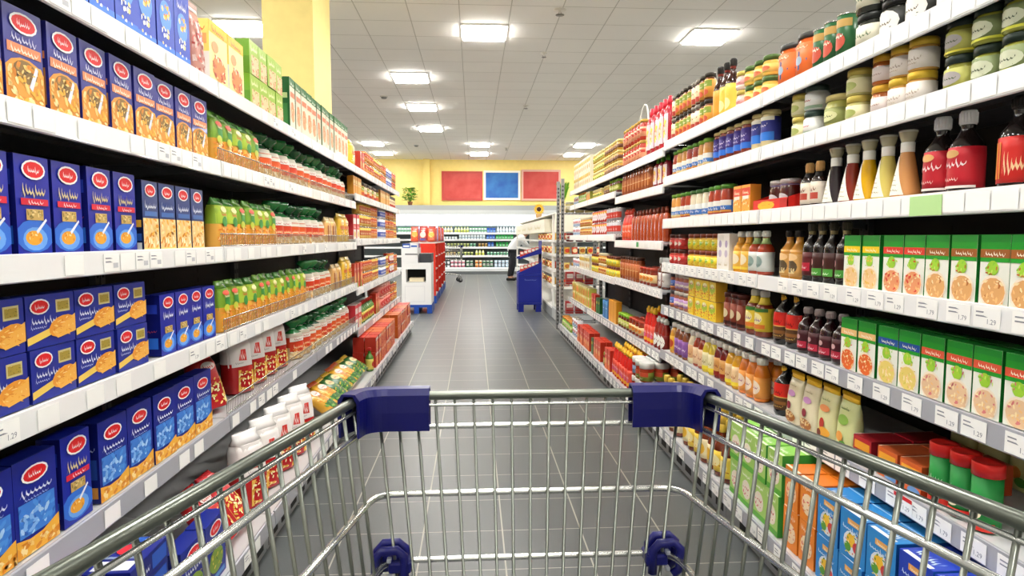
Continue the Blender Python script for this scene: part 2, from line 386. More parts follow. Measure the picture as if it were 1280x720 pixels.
def box_swirl(desc='deep blue pasta box with red banner and swirl', banner=True, w=.112, h=.218):
    f = [('e', .5, .2, .55, .17, '#2f6fd6'), ('e', .5, .17, .36, .12, '#6aa6ee'), ('e', .46, .18, .25, .075, '#f0a830'), ('p', .28, .12, .66, .24, PASTA, 14, 5), ('q', [(.56, .22), (.86, .36), (.83, .38), (.52, .25)], '#e8edf8'),
         ('r', .26, .36, .76, .47, '#c8a860'), ('p', .28, .37, .74, .46, ['#b8923c', '#e6cf8c', '#8c7a3a'], 18, 2), ('s', .15, .62, .88, .73, '#d8c690' if banner else '#e8ecfa', 8)]
    if banner: f.append(('r', .12, .51, .92, .575, '#d3203a')); f.append(('s', .3, .525, .8, .565, '#f8d8d8', 6))
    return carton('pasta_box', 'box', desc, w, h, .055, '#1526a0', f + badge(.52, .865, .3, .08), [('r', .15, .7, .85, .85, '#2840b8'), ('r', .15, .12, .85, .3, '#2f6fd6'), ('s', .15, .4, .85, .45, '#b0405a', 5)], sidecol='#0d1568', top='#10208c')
def box_cream():
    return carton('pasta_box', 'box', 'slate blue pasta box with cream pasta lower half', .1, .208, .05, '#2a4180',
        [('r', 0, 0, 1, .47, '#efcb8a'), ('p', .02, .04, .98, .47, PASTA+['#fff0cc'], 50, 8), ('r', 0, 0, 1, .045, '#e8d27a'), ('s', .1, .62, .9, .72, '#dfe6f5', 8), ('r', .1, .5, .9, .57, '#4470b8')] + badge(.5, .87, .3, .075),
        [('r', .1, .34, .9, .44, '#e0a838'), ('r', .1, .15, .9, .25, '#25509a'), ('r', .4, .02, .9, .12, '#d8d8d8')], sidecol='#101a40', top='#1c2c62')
def box_wide():
    return carton('pasta_box', 'box', 'wide blue pasta box with pasta and ochre window', .162, .118, .06, '#1d2f94',
        [('r', .6, .63, .9, .88, '#c9c08a'), ('r', .63, .67, .87, .84, '#a89238'), ('p', .63, .67, .87, .84, ['#8a7a30', '#d8c478', '#6a6428'], 14, 4), ('s', .08, .47, .62, .6, '#dfe6fa', 9), ('q', [(0, .08), (.5, .22), (.5, .36), (0, .22)], '#ecc95c'), ('s', .06, .38, .4, .44, '#b8c4ee', 8),
         ('e', .72, .35, .3, .2, '#e89a34', .3), ('q', [(.5, .25), (.9, .5), (1, .56), (1, .2), (.6, .12)], '#f0b250'), ('p', .5, .14, .98, .52, PASTA, 34, 6, 4.)] + badge(.26, .79, .17, .12),
        [('r', .15, .5, .85, .8, '#2840b8')], top='#182880', sidecol='#142078')
def box_window():
    return carton('pasta_box', 'box', 'tall blue pasta box with pale blue window', .135, .212, .055, '#13238e',
        [('r', .08, .2, .92, .55, '#3c7ed8'), ('p', .08, .2, .92, .55, ['#7fb4f0', '#2a62c0', '#a8d0f8', '#4d92e2'], 40, 7), ('q', [(0, 0), (1, 0), (1, .26), (.6, .17), (.3, .16), (0, .2)], '#f0b23a'), ('p', 0, .0, 1, .15, PASTA, 34, 5), ('s', .12, .62, .9, .69, '#dfe6fa', 8), ('s', .2, .565, .8, .595, '#9db2ea', 9)] + badge(.48, .82, .27, .075),
        [('r', .1, .06, .9, .2, '#d08a3a'), ('r', .1, .3, .9, .55, '#274a9c'), ('s', .1, .65, .9, .7, '#c8d0f0', 5)], top='#0e1b72', sidecol='#0d1866')
def box_star():
    return carton('pasta_box', 'box', 'bright blue pasta box with gold shapes', .112, .3, .06, '#2a4cc0',
        [('r', 0, 0, 1, .12, '#3d7ae0'), ('e', .5, .42, .34, .16, '#5f98ec'), ('p', .25, .1, .75, .3, ['#f4bc3a', '#fbe29a', '#ffffff'], 12, 3, 1.3), ('p', .25, .38, .75, .55, ['#f4bc3a', '#fbe29a', '#e8962a'], 14, 6, 1.3), ('s', .15, .62, .85, .72, '#e8ecfa', 7)] + badge(.5, .86, .28, .08),
        [('r', .1, .25, .9, .36, '#b83a6a'), ('r', .1, .5, .9, .75, '#1c3494')], top='#20389c', sidecol='#1a2c88')
def box_lying():
    return carton('pasta_box', 'box', 'navy pasta box lying flat with white strip', .19, .055, .11, '#141f78',
        [('r', .55, .15, .95, .85, '#2a5ac0'), ('s', .08, .3, .5, .7, '#e0e4f4', 9)], [('r', .1, .2, .9, .8, '#e8ecf4'), ('s', .2, .35, .8, .7, '#3a4a9c', 7)],
        top='#17248a', topart=[('r', .06, .1, .3, .9, '#e6e9f2'), ('r', .36, .1, .42, .9, '#8fa0c8'), ('e', .62, .5, .16, .3, '#d8283a'), ('r', .82, .1, .96, .9, '#2f63c4')])
def box_tilt():
    return carton('pasta_box', 'box', 'blue pasta box with green yellow pasta picture', .15, .2, .06, '#18288c',
        [('e', .5, .34, .36, .2, '#7c9a3a'), ('p', .2, .18, .8, .5, ['#c8b838', '#7a9a30', '#e8d060', '#3f6a28'], 26, 12), ('r', .1, .05, .9, .12, '#4f86c8'), ('s', .12, .6, .9, .7, '#e0e4f4', 9)] + badge(.5, .85, .26, .09), [('r', .1, .2, .9, .8, '#22389c')], sidecol='#101a68')
G_O = ['#f09a2c', '#f7b84e', '#e47d1e', '#fbd27c']
go_bag = block_bag('pasta_bag', 'bag', 'green and orange bag of dried pasta', .098, .2, .07, '#e8a63a', [('r', 0, .64, 1, .99, '#7da82e'), ('q', [(0, .5), (.5, .66), (0, .8)], '#5e9426'), ('e', .6, .72, .34, .13, '#2f8a34'), ('s', .25, .8, .85, .9, '#f0e8b0', 6), ('e', .4, .55, .22, .09, '#c8d040'), ('e', .45, .9, .3, .06, '#d8543a'), ('p', .02, .05, .98, .52, G_O, 46, 2, 3.4)], '#5f9a34', 3, '#7da82e')
go_bag2 = block_bag('pasta_bag', 'bag', 'lime topped clear bag of orange pasta', .1, .195, .07, '#eeb04a', [('r', 0, .58, 1, .99, '#a8c23a'), ('e', .5, .62, .26, .12, '#2f8a34'), ('s', .2, .76, .8, .86, '#d8502e', 6), ('e', .5, .9, .3, .07, '#e8e0a0'), ('p', .02, .05, .98, .48, G_O, 44, 6, 3.4)], '#4a8f3c', 5, '#98b838')
red_label_bag = tied_bag('macaroni_bag', 'bag', 'green topped clear bag with red label', .13, .232, .075, '#e9c593', [('p', .02, .03, .98, .3, ['#f3d9a2', '#e6b860', '#fbeccb'], 40, 4), ('r', .03, .26, .97, .58, '#d6401f'), ('s', .15, .38, .88, .5, '#f7d9a8', 7), ('r', .03, .6, .97, .74, '#f2ece2'), ('s', .2, .64, .8, .7, '#c04020', 6), ('p', .05, .28, .95, .36, ['#e88a3a', '#b82a14'], 12, 8)], '#1f7a3c', seed=2, band='#cf3c1e')
red_label_bag2 = tied_bag('macaroni_bag', 'bag', 'dark green topped bag with orange red label', .125, .222, .075, '#e4bd80', [('p', .02, .03, .98, .34, ['#f3d9a2', '#dba94a', '#fbeccb'], 40, 14), ('r', .03, .3, .97, .6, '#df5a24'), ('s', .12, .4, .88, .52, '#fbe6c0', 7), ('r', .03, .62, .97, .72, '#ede4d4')], '#135a2e', seed=8, band='#d85322')
white_top_bag = block_bag('noodle_bag', 'bag', 'red noodle bag with white upper half', .135, .275, .1, '#b81f22', [('r', 0, .5, 1, 1, '#ece7e4'), ('q', [(.2, .04), (.84, .04), (.9, .4), (.26, .44)], '#e9bb52'), ('p', .24, .06, .86, .4, ['#f5d98a', '#d99c34', '#fbeeb8'], 30, 3), ('q', [(0, .46), (1, .4), (1, .5), (0, .53)], '#c7242a'), ('q', [(.3, .62), (.62, .6), (.62, .82), (.42, .82)], '#d8423a'), ('s', .36, .64, .6, .8, '#f6e6e2', 3), ('s', .15, .56, .5, .6, '#a8a4a4', 6)], '#f1efee', 4, '#ece7e4')
white_top_tall = block_bag('noodle_bag', 'bag', 'large red noodle bag with white upper half', .15, .3, .11, '#b81f22', [('r', 0, .5, 1, 1, '#ece7e4'), ('q', [(.2, .04), (.84, .04), (.9, .4), (.26, .44)], '#e9bb52'), ('p', .24, .06, .86, .4, ['#f5d98a', '#d99c34', '#fbeeb8'], 30, 3), ('q', [(0, .46), (1, .4), (1, .5), (0, .53)], '#c7242a'), ('q', [(.3, .62), (.62, .6), (.62, .82), (.42, .82)], '#d8423a'), ('s', .36, .64, .6, .8, '#f6e6e2', 3), ('s', .15, .56, .5, .6, '#a8a4a4', 6)], '#f1efee', 14, '#ece7e4')
red_yellow_bag = block_bag('noodle_bag', 'bag', 'red and yellow noodle bag with clear window', .13, .235, .085, '#c02026', [('q', [(.06, .04), (.9, .04), (.96, .6), (.08, .66)], '#e6b448'), ('p', .08, .06, .92, .6, ['#f5d98a', '#d99c34', '#fbeeb8', '#eac060'], 44, 5), ('q', [(0, .62), (1, .56), (1, .68), (0, .74)], '#e8d8d0'), ('e', .5, .85, .3, .09, '#d8d0cc'), ('s', .25, .81, .75, .89, '#b01c20', 6)], '#c83034', 6)
veg_bag = pouch('vegetable_pasta_bag', 'bag', 'plump bag of yellow and green pasta', .15, .22, .08, '#e2a72c', [('r', 0, .0, 1, .3, '#2f6e2c'), ('p', 0, 0, 1, .32, ['#3f8a34', '#1f5422', '#6aa23c'], 26, 2), ('p', 0, .32, 1, .66, ['#f0bc3c', '#e8952a', '#f7d673', '#d96a24'], 36, 3), ('e', .5, .76, .36, .14, '#efe6d8'), ('s', .25, .72, .75, .8, '#c82c20', 6)], '#cf5a2a', seed=5)
veg_bag2 = pouch('vegetable_pasta_bag', 'bag', 'dark green bag of mixed pasta', .15, .21, .08, '#27622c', [('p', 0, 0, 1, .5, ['#3f8a34', '#1f5422', '#7cae48', '#dcc040'], 36, 9), ('e', .5, .72, .36, .16, '#dcd49c'), ('s', .25, .68, .75, .77, '#b0381c', 6)], '#d8b23c', seed=9)
red_pack = pouch('soup_packet', 'packet', 'red soup packet with dish picture', .13, .17, .07, '#cf3524', [('e', .5, .35, .4, .24, '#e98a4a'), ('p', .15, .16, .85, .52, ['#f4c07a', '#b8301c', '#7a9a3a', '#fbe3b8'], 24, 3), ('r', 0, .74, 1, .92, '#e9dccc'), ('s', .15, .78, .85, .88, '#b02018', 7)], '#b82a20', seed=4)
red_brick = carton('soup_packet', 'packet', 'squat red packet with dish picture', .15, .125, .09, '#cf3524', [('e', .5, .4, .4, .32, '#e98a4a'), ('p', .15, .14, .85, .66, ['#f4c07a', '#b8301c', '#7a9a3a', '#fbe3b8'], 24, 3), ('r', 0, .76, 1, .94, '#e9dccc'), ('s', .15, .79, .85, .9, '#b02018', 7)], sidecol='#a82a1c')
orange_brick = carton('soup_packet', 'packet', 'squat orange packet with red bowl', .15, .125, .09, '#e0702c', [('e', .5, .36, .36, .28, '#c8301f'), ('p', .2, .2, .8, .55, ['#f4c07a', '#e8a040', '#fbe3b8'], 18, 5), ('s', .15, .77, .85, .92, '#f8ecd0', 7)], sidecol='#b8541c')
yellow_pack = block_bag('breadcrumb_bag', 'bag', 'golden yellow bag with red band', .17, .22, .07, '#f0c13a', [('p', 0, .1, 1, .5, ['#f7d878', '#e5a92c', '#fbe8a8'], 30, 5), ('r', .1, .55, .9, .68, '#d8742a'), ('e', .5, .82, .3, .1, '#f8ecb8'), ('s', .2, .78, .8, .86, '#c07018', 7)], '#f2cf52', 8)
stick_bag = block_bag('breadstick_bag', 'bag', 'clear bag of brown and cream sticks', .14, .18, .06, '#e3b26a', [('r', .12+.0, .05, .22, .8, '#a85a30'), ('r', .3, .05, .4, .8, '#f1d9a8'), ('r', .48, .05, .58, .8, '#a24a2c'), ('r', .66, .05, .76, .8, '#f1d9a8'), ('r', .84, .05, .92, .8, '#a85a30')], '#efd9a0', 9)
yellow_box = carton('biscuit_box', 'box', 'tall pale yellow box with orange dish', .17, .235, .09, '#f6e7a0', [('r', 0, .82, 1, 1, '#f0c22c'), ('s', .12, .85, .88, .95, '#d8641c', 8), ('e', .5, .3, .36, .2, '#e38a4a'), ('p', .15, .12, .85, .5, ['#d85a34', '#f3c68a', '#b8442a', '#f7e4c4'], 28, 3), ('e', .3, .62, .18, .09, '#e9a26a')], [('r', .1, .62, .9, .78, '#e4a864'), ('s', .1, .83, .9, .92, '#d8641c', 5), ('r', 0, 0, 1, .5, '#eceae4')], sidecol='#f3dc74', top='#f2cf4a')
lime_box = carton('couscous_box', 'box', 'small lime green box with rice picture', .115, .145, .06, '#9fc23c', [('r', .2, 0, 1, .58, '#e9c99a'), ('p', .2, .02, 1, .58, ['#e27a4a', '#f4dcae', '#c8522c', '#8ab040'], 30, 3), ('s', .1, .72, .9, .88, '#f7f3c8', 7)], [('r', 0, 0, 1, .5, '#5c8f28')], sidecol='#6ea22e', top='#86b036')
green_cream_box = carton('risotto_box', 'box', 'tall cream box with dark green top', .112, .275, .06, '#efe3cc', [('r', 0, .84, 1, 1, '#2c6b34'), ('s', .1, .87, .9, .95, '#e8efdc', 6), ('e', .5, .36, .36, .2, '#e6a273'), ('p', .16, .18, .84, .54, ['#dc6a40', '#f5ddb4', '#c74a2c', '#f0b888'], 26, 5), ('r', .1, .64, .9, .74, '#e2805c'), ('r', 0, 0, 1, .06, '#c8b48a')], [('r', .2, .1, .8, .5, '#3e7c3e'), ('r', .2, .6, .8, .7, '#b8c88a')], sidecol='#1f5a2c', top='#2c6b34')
red_clear_bag = pouch('sweets_bag', 'bag', 'clear bag of reddish shells beside yellow box', .085, .26, .06, '#c98f80', [('p', 0, .02, 1, .9, ['#b84a40', '#e8cabc', '#d8766a', '#f4e4dc'], 60, 4), ('r', .2, .55, .8, .68, '#b82c34')], '#e0c8c0', seed=7)
pink_tin = jar('instant_soup_tub', 'pink and red round soup tub', .085, .125, '#dc7a68', '#e6a696', '#e5887a', [('e', .5, .5, .26, .34, '#c93a36'), ('s', .36, .42, .64, .6, '#f4dcd4', 6)], .016, 1., (.05, .95), 'tub')
pulp_tin = tin('bean_can', 'small orange and red food can', .042, .105, '#dd8a3c', [('r', 0, .55, 1, .85, '#c6382a'), ('s', .25, .62, .75, .78, '#f6e3c0', 6), ('p', .1, .08, .9, .5, ['#f0c050', '#c8562a', '#f6e0a0'], 18, 3)])
blue_tin = tin('bean_can', 'small blue and white food can', .042, .105, '#dfe0e6', [('r', 0, .2, 1, .7, '#4a5cae'), ('s', .25, .35, .75, .58, '#f0f0f4', 6)])
gold_tin = tin('bean_can', 'small golden food can', .042, .105, '#e5bd55', [('r', .2, .3, .8, .75, '#b9562a'), ('s', .28, .42, .72, .62, '#f6e8c0', 5), ('p', 0, .02, 1, .25, ['#c88a2c', '#f2dc90'], 12, 5)])
green_sauce = bottle('dressing_bottle', 'slim green dressing bottle with red cap', .032, .19, '#4b7a2a', '#c03028', '#d8c860', [('e', .5, .5, .3, .3, '#b83a28')])
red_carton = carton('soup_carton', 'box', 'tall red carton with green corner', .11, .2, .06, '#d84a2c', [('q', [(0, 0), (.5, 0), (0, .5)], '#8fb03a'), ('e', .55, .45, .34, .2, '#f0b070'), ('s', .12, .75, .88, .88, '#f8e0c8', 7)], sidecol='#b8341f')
white_red_box = carton('soup_carton', 'box', 'white and red carton at bay corner', .12, .2, .07, '#f0e4dc', [('r', 0, .4, 1, .62, '#d22f35'), ('r', 0, .86, 1, 1, '#d8474a'), ('s', .15, .46, .85, .57, '#f8e6e2', 7), ('e', .5, .2, .3, .12, '#e6c46a')], sidecol='#c9323a')

# ------------------------------------------------------------------ jars, bottles and packs (right row)
oval = lambda c='#f1ece0', w=.24, h=.42: [('e', .5, .5, w, h, c), ('s', .5-w*.6, .44, .5+w*.6, .6, '#6a6050', 6)]
olive_jar = jar('olive_jar', 'dark olive jar with white oval label', .056, .112, '#23241f', '#1c1d1c', '#2c2d28', oval('#f0eee6', .3, .5), lab=(.1, .85))
label_jar = jar('olive_jar', 'black lidded jar with wide cream label', .055, .112, '#2a2e26', '#232524', '#e7e3cc', [('s', .2, .4, .8, .65, '#6a7a5a', 8)], lab=(.2, .8))
herb_can = tin('herb_can', 'tall green seasoning can', .034, .15, '#2a6236', [('r', 0, .72, 1, .9, '#c8a25a'), ('e', .5, .4, .3, .2, '#c4503a'), ('s', .25, .5, .75, .62, '#e8f0d8', 6)])
orange_jar = jar('chutney_jar', 'big orange jar with blue diamond pattern', .066, .17, '#e0682c', '#4a4a48', '#ee7230', [('q', [(.5, .2), (.72, .5), (.5, .8), (.28, .5)], '#3f5a8c'), ('e', .5, .5, .1, .14, '#9fb2c8'), ('q', [(.05, .3), (.16, .5), (.05, .7)], '#3f5a8c'), ('q', [(.95, .3), (.84, .5), (.95, .7)], '#3f5a8c'), ('s', .25, .86, .75, .95, '#fbe0b8', 6)], lab=(.05, .86))
pink_jar = jar('mayonnaise_jar', 'pink and white jar with yellow lid', .038, .085, '#f0d8cc', '#d8c060', '#e8a6a4', [('r', 0, .0, 1, .25, '#f4ece4'), ('s', .25, .5, .75, .78, '#b83a4a', 6)])
pink_jar2 = jar('mayonnaise_jar', 'golden jar with dark green lid', .038, .085, '#f2c85a', '#4f6a34', '#f0d070', [('e', .5, .5, .3, .3, '#e4784a')])
tall_dark = bottle('balsamic_bottle', 'tall dark bottle with yellow sleeve label', .034, .27, '#3a1f18', '#2a2622', '#edcf52', [('e', .5, .35, .3, .2, '#f3e6a0'), ('q', [(.3, .6), (.7, .6), (.5, .98)], '#f0dc80')], lab=(.03, .55), necklab=('#7a2a20', .82, .88))
tall_dark2 = bottle('balsamic_bottle', 'tall dark bottle with orange sleeve label', .034, .27, '#3a1f18', '#2a2622', '#e8a23a', [('q', [(.3, .6), (.7, .6), (.5, .98)], '#f0bc60')], lab=(.03, .55), necklab=('#8a3020', .82, .88))
spice_jar = jar('spice_jar', 'slim jar with orange and green label', .03, .135, '#7a4a26', '#3a332a', '#e0a040', [('r', 0, .6, 1, .95, '#8aa03c'), ('s', .25, .68, .75, .85, '#f6e8c0', 5), ('e', .5, .3, .3, .18, '#c8502c')], lab=(.08, .86))
spice_jar2 = jar('spice_jar', 'slim jar with cream and red label', .03, .135, '#5a2a1c', '#8a8278', '#e9d8b0', [('r', 0, .05, 1, .35, '#b23a28'), ('s', .25, .6, .75, .8, '#9a4a2a', 5)], lab=(.08, .86))
yellow_star_ketchup = squeeze('ketchup_bottle', 'red ketchup bottle with yellow starburst label', .1, .34, .07, '#b3182c', '#d4263a', '#ecd3dc', [('e', .5, .5, .46, .36, '#f3d21e'), ('s', .2, .56, .8, .7, '#d8402a', 7), ('s', .22, .36, .78, .48, '#c8782a', 8)], (.14, .66))
red_jar = jar('tomato_sauce_jar', 'red tomato sauce jar with cream label', .038, .15, '#b8341f', '#c9a24a', '#e8a27a', [('r', 0, .5, 1, .8, '#c03a2c'), ('s', .25, .56, .75, .74, '#f6e0c0', 6)])
brown_small = jar('mustard_jar', 'small mustard jar with brown label', .038, .09, '#c99a3c', '#e0c878', '#6a3a24', [('s', .2, .35, .8, .7, '#e8c88a', 6)], lab=(.25, .68))
yellow_small = jar('mustard_jar', 'small mustard jar with yellow label', .038, .09, '#d8b84a', '#efe0a0', '#f0d868', [('e', .5, .5, .28, .3, '#8a9a3a')])
white_pack = carton('seasoning_box', 'box', 'white and yellow seasoning box', .09, .15, .06, '#f0ecd8', [('r', 0, .6, 1, .85, '#e6c84a'), ('s', .15, .66, .85, .8, '#b8502c', 6), ('e', .5, .3, .3, .16, '#d8a85a')], sidecol='#d9d2b8')
pickle_jar = jar('pickle_jar', 'green pickle jar with black lid', .042, .092, '#8a8a34', '#22302c', '#b9b860', [('e', .5, .55, .26, .32, '#a8a2a0'), ('s', .3, .5, .7, .65, '#4a5a3a', 6), ('r', 0, 0, 1, .1, '#d4c93c')], lab=(.08, .8))
pickle_jar2 = jar('pickle_jar', 'olive pickle jar with grey green label', .042, .092, '#9a9c40', '#223028', '#7d8a5a', [('e', .5, .5, .3, .36, '#c8cdb0'), ('r', 0, 0, 1, .12, '#c9cc3c'), ('s', .3, .45, .7, .6, '#3f4f33', 6)], lab=(.1, .85))
honey_jar = jar('horseradish_jar', 'white labelled jar with gold lid', .038, .09, '#d9a85a', '#e3bd3e', '#ece4dc', [('s', .2, .45, .8, .62, '#b0a090', 8), ('s', .3, .25, .7, .36, '#c8b8a0', 7)], lab=(.08, .84))
amber_jar = jar('horseradish_jar', 'amber jar with gold lid and pale label', .036, .09, '#a8561c', '#dcaa34', '#e6d9d4', [('s', .25, .45, .75, .6, '#a07a6a', 7)], lab=(.15, .74))
gherkin_jar = jar('gherkin_jar', 'small gherkin jar with yellow lid', .04, .085, '#c9c27a', '#cdb95a', '#ebe4b4', [('e', .5, .5, .26, .3, '#a8b060')], lab=(.1, .8))
gherkin_big = jar('gherkin_jar', 'broad gherkin jar with green label', .055, .118, '#a9a850', '#c8b878', '#9aa05a', [('e', .5, .5, .28, .34, '#d8d8a0'), ('s', .3, .44, .7, .6, '#4f6030', 6)])
onion_jar = jar('onion_jar', 'white jar with dark lid', .042, .09, '#e4e6e2', '#31443f', '#f0f0ec', [('s', .3, .5, .7, .68, '#c04a4a', 6), ('r', 0, 0, 1, .2, '#8aa48a')], lab=(.08, .85))
purple_jar = jar('cooking_sauce_jar', 'tall purple and blue sauce jar', .038, .158, '#8a3a2c', '#dcc88a', '#4a3a8c', [('r', 0, .0, 1, .3, '#2f6fd0'), ('s', .2, .62, .8, .74, '#e0d4f0', 6), ('s', .25, .42, .75, .52, '#cfc4ec', 7)], lab=(.22, .86), lidh=.014)
blue_jar = jar('cooking_sauce_jar', 'tall cream filled jar with blue label', .04, .165, '#ead9a2', '#dccb8e', '#3a3f94', [('r', 0, .0, 1, .36, '#2d78d8'), ('s', .2, .62, .8, .74, '#e0d8f4', 6), ('r', 0, .84, 1, 1, '#e8e2d0')], lab=(.24, .9), lidh=.014)
green_lid_jar = jar('pasta_sauce_jar', 'orange sauce jar with green lid', .04, .152, '#dc9a4a', '#7fae3a', '#4a86d0', [('r', 0, .55, 1, 1, '#e8e4d8'), ('s', .2, .3, .8, .55, '#eef2fa', 7), ('r', 0, 0, 1, .2, '#d8c08a')], lab=(.12, .55))
green_lid_jar2 = jar('pasta_sauce_jar', 'red sauce jar with green lid', .04, .152, '#a93a24', '#5e9a3a', '#3f78c8', [('r', 0, .55, 1, 1, '#e6e2d8'), ('s', .2, .3, .8, .55, '#eef2fa', 7), ('r', 0, 0, 1, .18, '#c8863a')], lab=(.12, .55))
cream_lid_jar = jar('pasta_sauce_jar', 'cream sauce jar with dark green lid', .04, .152, '#ece0c4', '#3f6a34', '#4a80d0', [('r', 0, .5, 1, 1, '#e8e8e4'), ('s', .2, .25, .8, .5, '#f2f4fa', 7)], lab=(.12, .55))
green_cap_bottle = squeeze('curry_ketchup_bottle', 'maroon ketchup bottle with green cap', .085, .2, .06, '#8c1f2e', '#5fae2c', '#e8d4d8', [('e', .55, .52, .4, .36, '#e6b23c'), ('e', .4, .5, .2, .2, '#a8342a')], (.12, .68))
tall_brown = jar('sausage_jar', 'tall narrow jar of brown sausages', .036, .185, '#9c4a22', '#4a2a1c', '#b7602c', [('r', .1, .1, .3, .9, '#8a3e1c'), ('r', .45, .1, .62, .9, '#cf8444'), ('s', .2, .5, .8, .62, '#f0d098', 6)], lab=(.15, .8))
soy_bottle = bottle('soy_sauce_bottle', 'dark sauce bottle with red label and white cap', .041, .212, '#1a1210', '#f8f8f8', '#bf1e2c', [('s', .15, .55, .85, .72, '#f0d8d8', 8), ('r', .0, .0, 1, .06, '#e8e0d8'), ('e', .5, .84, .18, .1, '#d8a86a'), ('s', .3, .2, .7, .3, '#e8c0b8', 7)], shoulder=.6, lab=(.07, .56), capf=.15)
soy_gold = bottle('soy_sauce_bottle', 'dark sauce bottle with red and gold label', .041, .215, '#1a1412', '#2a2624', '#cf2a24', [('r', .1, .1, .45, .9, '#d88a2c'), ('s', .5, .3, .9, .7, '#f0d0a0', 6)], lab=(.07, .56))
tan_bottle = bottle('worcester_bottle', 'narrow dark bottle with tan cap', .03, .165, '#2a1a14', '#d8a868', '#e9dcc8', [('r', .2, .2, .8, .5, '#b8483a'), ('s', .25, .6, .75, .8, '#7a3a2a', 5)], lab=(.08, .55), capf=.2, necklab=('#1a1412', .66, .78))
cones = [cone_bottle('salad_dressing_bottle', 'salmon pink dressing in conical bottle', '#d99a5c'), cone_bottle('salad_dressing_bottle', 'pale yellow dressing in conical bottle', '#e0cf6c'), cone_bottle('salad_dressing_bottle', 'bright yellow dressing in conical bottle', '#e2ae14'), cone_bottle('salad_dressing_bottle', 'brick red dressing in conical bottle', '#8c2c1c'), cone_bottle('salad_dressing_bottle', 'black dressing in conical bottle', '#332c30')]
jam_jar = jar('cherry_jar', 'dark cherry jar with lilac lid in red tray', .042, .125, '#5a1a14', '#cfc6c4', None, lidh=.016)
_l = MB(); _l.lathe([(.0385, .0935), (.0385, .108)], M('#8a78a4'), 16); jam_jar.me.append(('neck_band', _l.mesh('neck_band'), None))
_l = MB(); art(_l, surf_round([(.0425, 0), (.0425, .13)], .02, .07), [('e', .5, .5, .32, .46, '#e3dfe2'), ('s', .3, .42, .7, .6, '#6a4a5a', 6)], flat=False); jam_jar.me.append(('oval_label', _l.mesh('oval_label'), None))
orange_pack = carton('stock_cube_box', 'box', 'orange and yellow soup box', .085, .125, .05, '#f0a83c', [('r', 0, .62, 1, .9, '#e0482c'), ('s', .12, .7, .88, .84, '#fbe6c0', 7), ('p', .05, .05, .95, .55, ['#f7d468', '#e8842c', '#fbeab0'], 22, 3), ('r', .15, .5, .85, .62, '#f2e8dc')], top='#e8602c', sidecol='#d8862c')
GR = '#1f9a2c'
def rice_box(desc, band, col, dish, seed):
    return carton('rice_box', 'box', desc, .086, .167, .055, '#eef0e4', [('r', 0, .62, 1, 1, GR), ('r', 0, .9, 1, 1, '#189030'), ('r', 0, .68, 1, .8, band), ('s', .15, .715, .88, .775, '#fdf4e0', 8), ('e', .45, .53, .2, .11, '#9fd03a'), ('p', .2, .42, .75, .62, ['#8cc83a', '#c8e06a', col], 12, seed), ('e', .5, .2, .46, .24, '#f4e6d0'), ('e', .5, .2, .41, .2, dish), ('p', .14, .04, .86, .36, [dish, '#f6e0b0', col, '#f0c080'], 34, seed+1)],
        [('s', .2, .1, .5, .6, '#bfe8b0', 4), ('r', .2, .7, .8, .8, '#3fae48')], sidecol='#157a2a', top='#1c8a30')
rice_y = rice_box('green rice box with yellow band', '#f2cf1c', '#e8b84a', '#f0c890', 3)
rice_r = rice_box('green rice box with red band', '#dc3a2c', '#d8402c', '#e89a6a', 5)
rice_b = rice_box('green rice box with brown band', '#9c5a24', '#b86a2c', '#e0a86a', 7)
soup_y = rice_box('green soup box with pale orange band', '#f0c484', '#e8702c', '#e86a2c', 9)
soup_b = rice_box('green soup box with dark blue band', '#1f4fa0', '#d8c85a', '#e8d070', 11)
soup_r = rice_box('green soup box with salmon red band', '#e0583c', '#d87a7a', '#e6c29a', 13)
black_bottle = bottle('oyster_sauce_bottle', 'slim black bottle with small red label', .031, .215, '#16100e', '#4a4638', '#5a1a1c', [('r', .2, .2, .8, .55, '#b8263a'), ('s', .3, .3, .7, .45, '#f0c8c8', 5)], lab=(.1, .5), necklab=('#8a7a50', .8, .86))
black_bottle2 = bottle('oyster_sauce_bottle', 'slim black bottle with small green label', .031, .215, '#16100e', '#4a4638', '#3f1a14', [('r', .15, .05, .85, .35, '#4f9a3c'), ('s', .25, .12, .75, .27, '#d8f0c8', 5), ('e', .35, .6, .12, .14, '#d8a0a0')], lab=(.1, .5), necklab=('#8a7a50', .8, .86))
plum_bottle = bottle('plum_sauce_bottle', 'dark plum bottle with crimson label', .034, .17, '#2a0f12', '#a89a98', '#43161c', [('r', .15, .12, .85, .45, '#b52a40'), ('s', .25, .2, .75, .36, '#f0c8d0', 6), ('e', .5, .66, .1, .12, '#c8a0a0')], lab=(.06, .5))
honey_bottle = bottle('honey_mustard_bottle', 'amber bottle with dark house label', .036, .19, '#c98a34', '#1e1c1a', '#d9a45a', [('e', .5, .36, .3, .26, '#5a4a34'), ('r', .3, .1, .7, .3, '#e0c890'), ('e', .5, .72, .3, .14, '#f0c890')], lab=(.06, .6), shoulder=.6)
orange_bottle = bottle('sweet_sauce_bottle', 'yellow orange sauce bottle with white cap', .036, .19, '#e09a24', '#e6e8e0', '#f0ba48', [('e', .5, .55, .3, .3, '#f6e6c0'), ('r', 0, 0, 1, .14, '#f0d048')], necklab=('#e0a23a', .7, .84))
chili_bottle = bottle('sweet_sauce_bottle', 'rust red sauce bottle with white cap', .036, .19, '#a8391c', '#e6e8e0', '#d9ddd6', [('e', .5, .5, .26, .3, '#8fa6a0'), ('s', .3, .3, .7, .45, '#506a60', 6)], necklab=('#a8c07a', .7, .84))
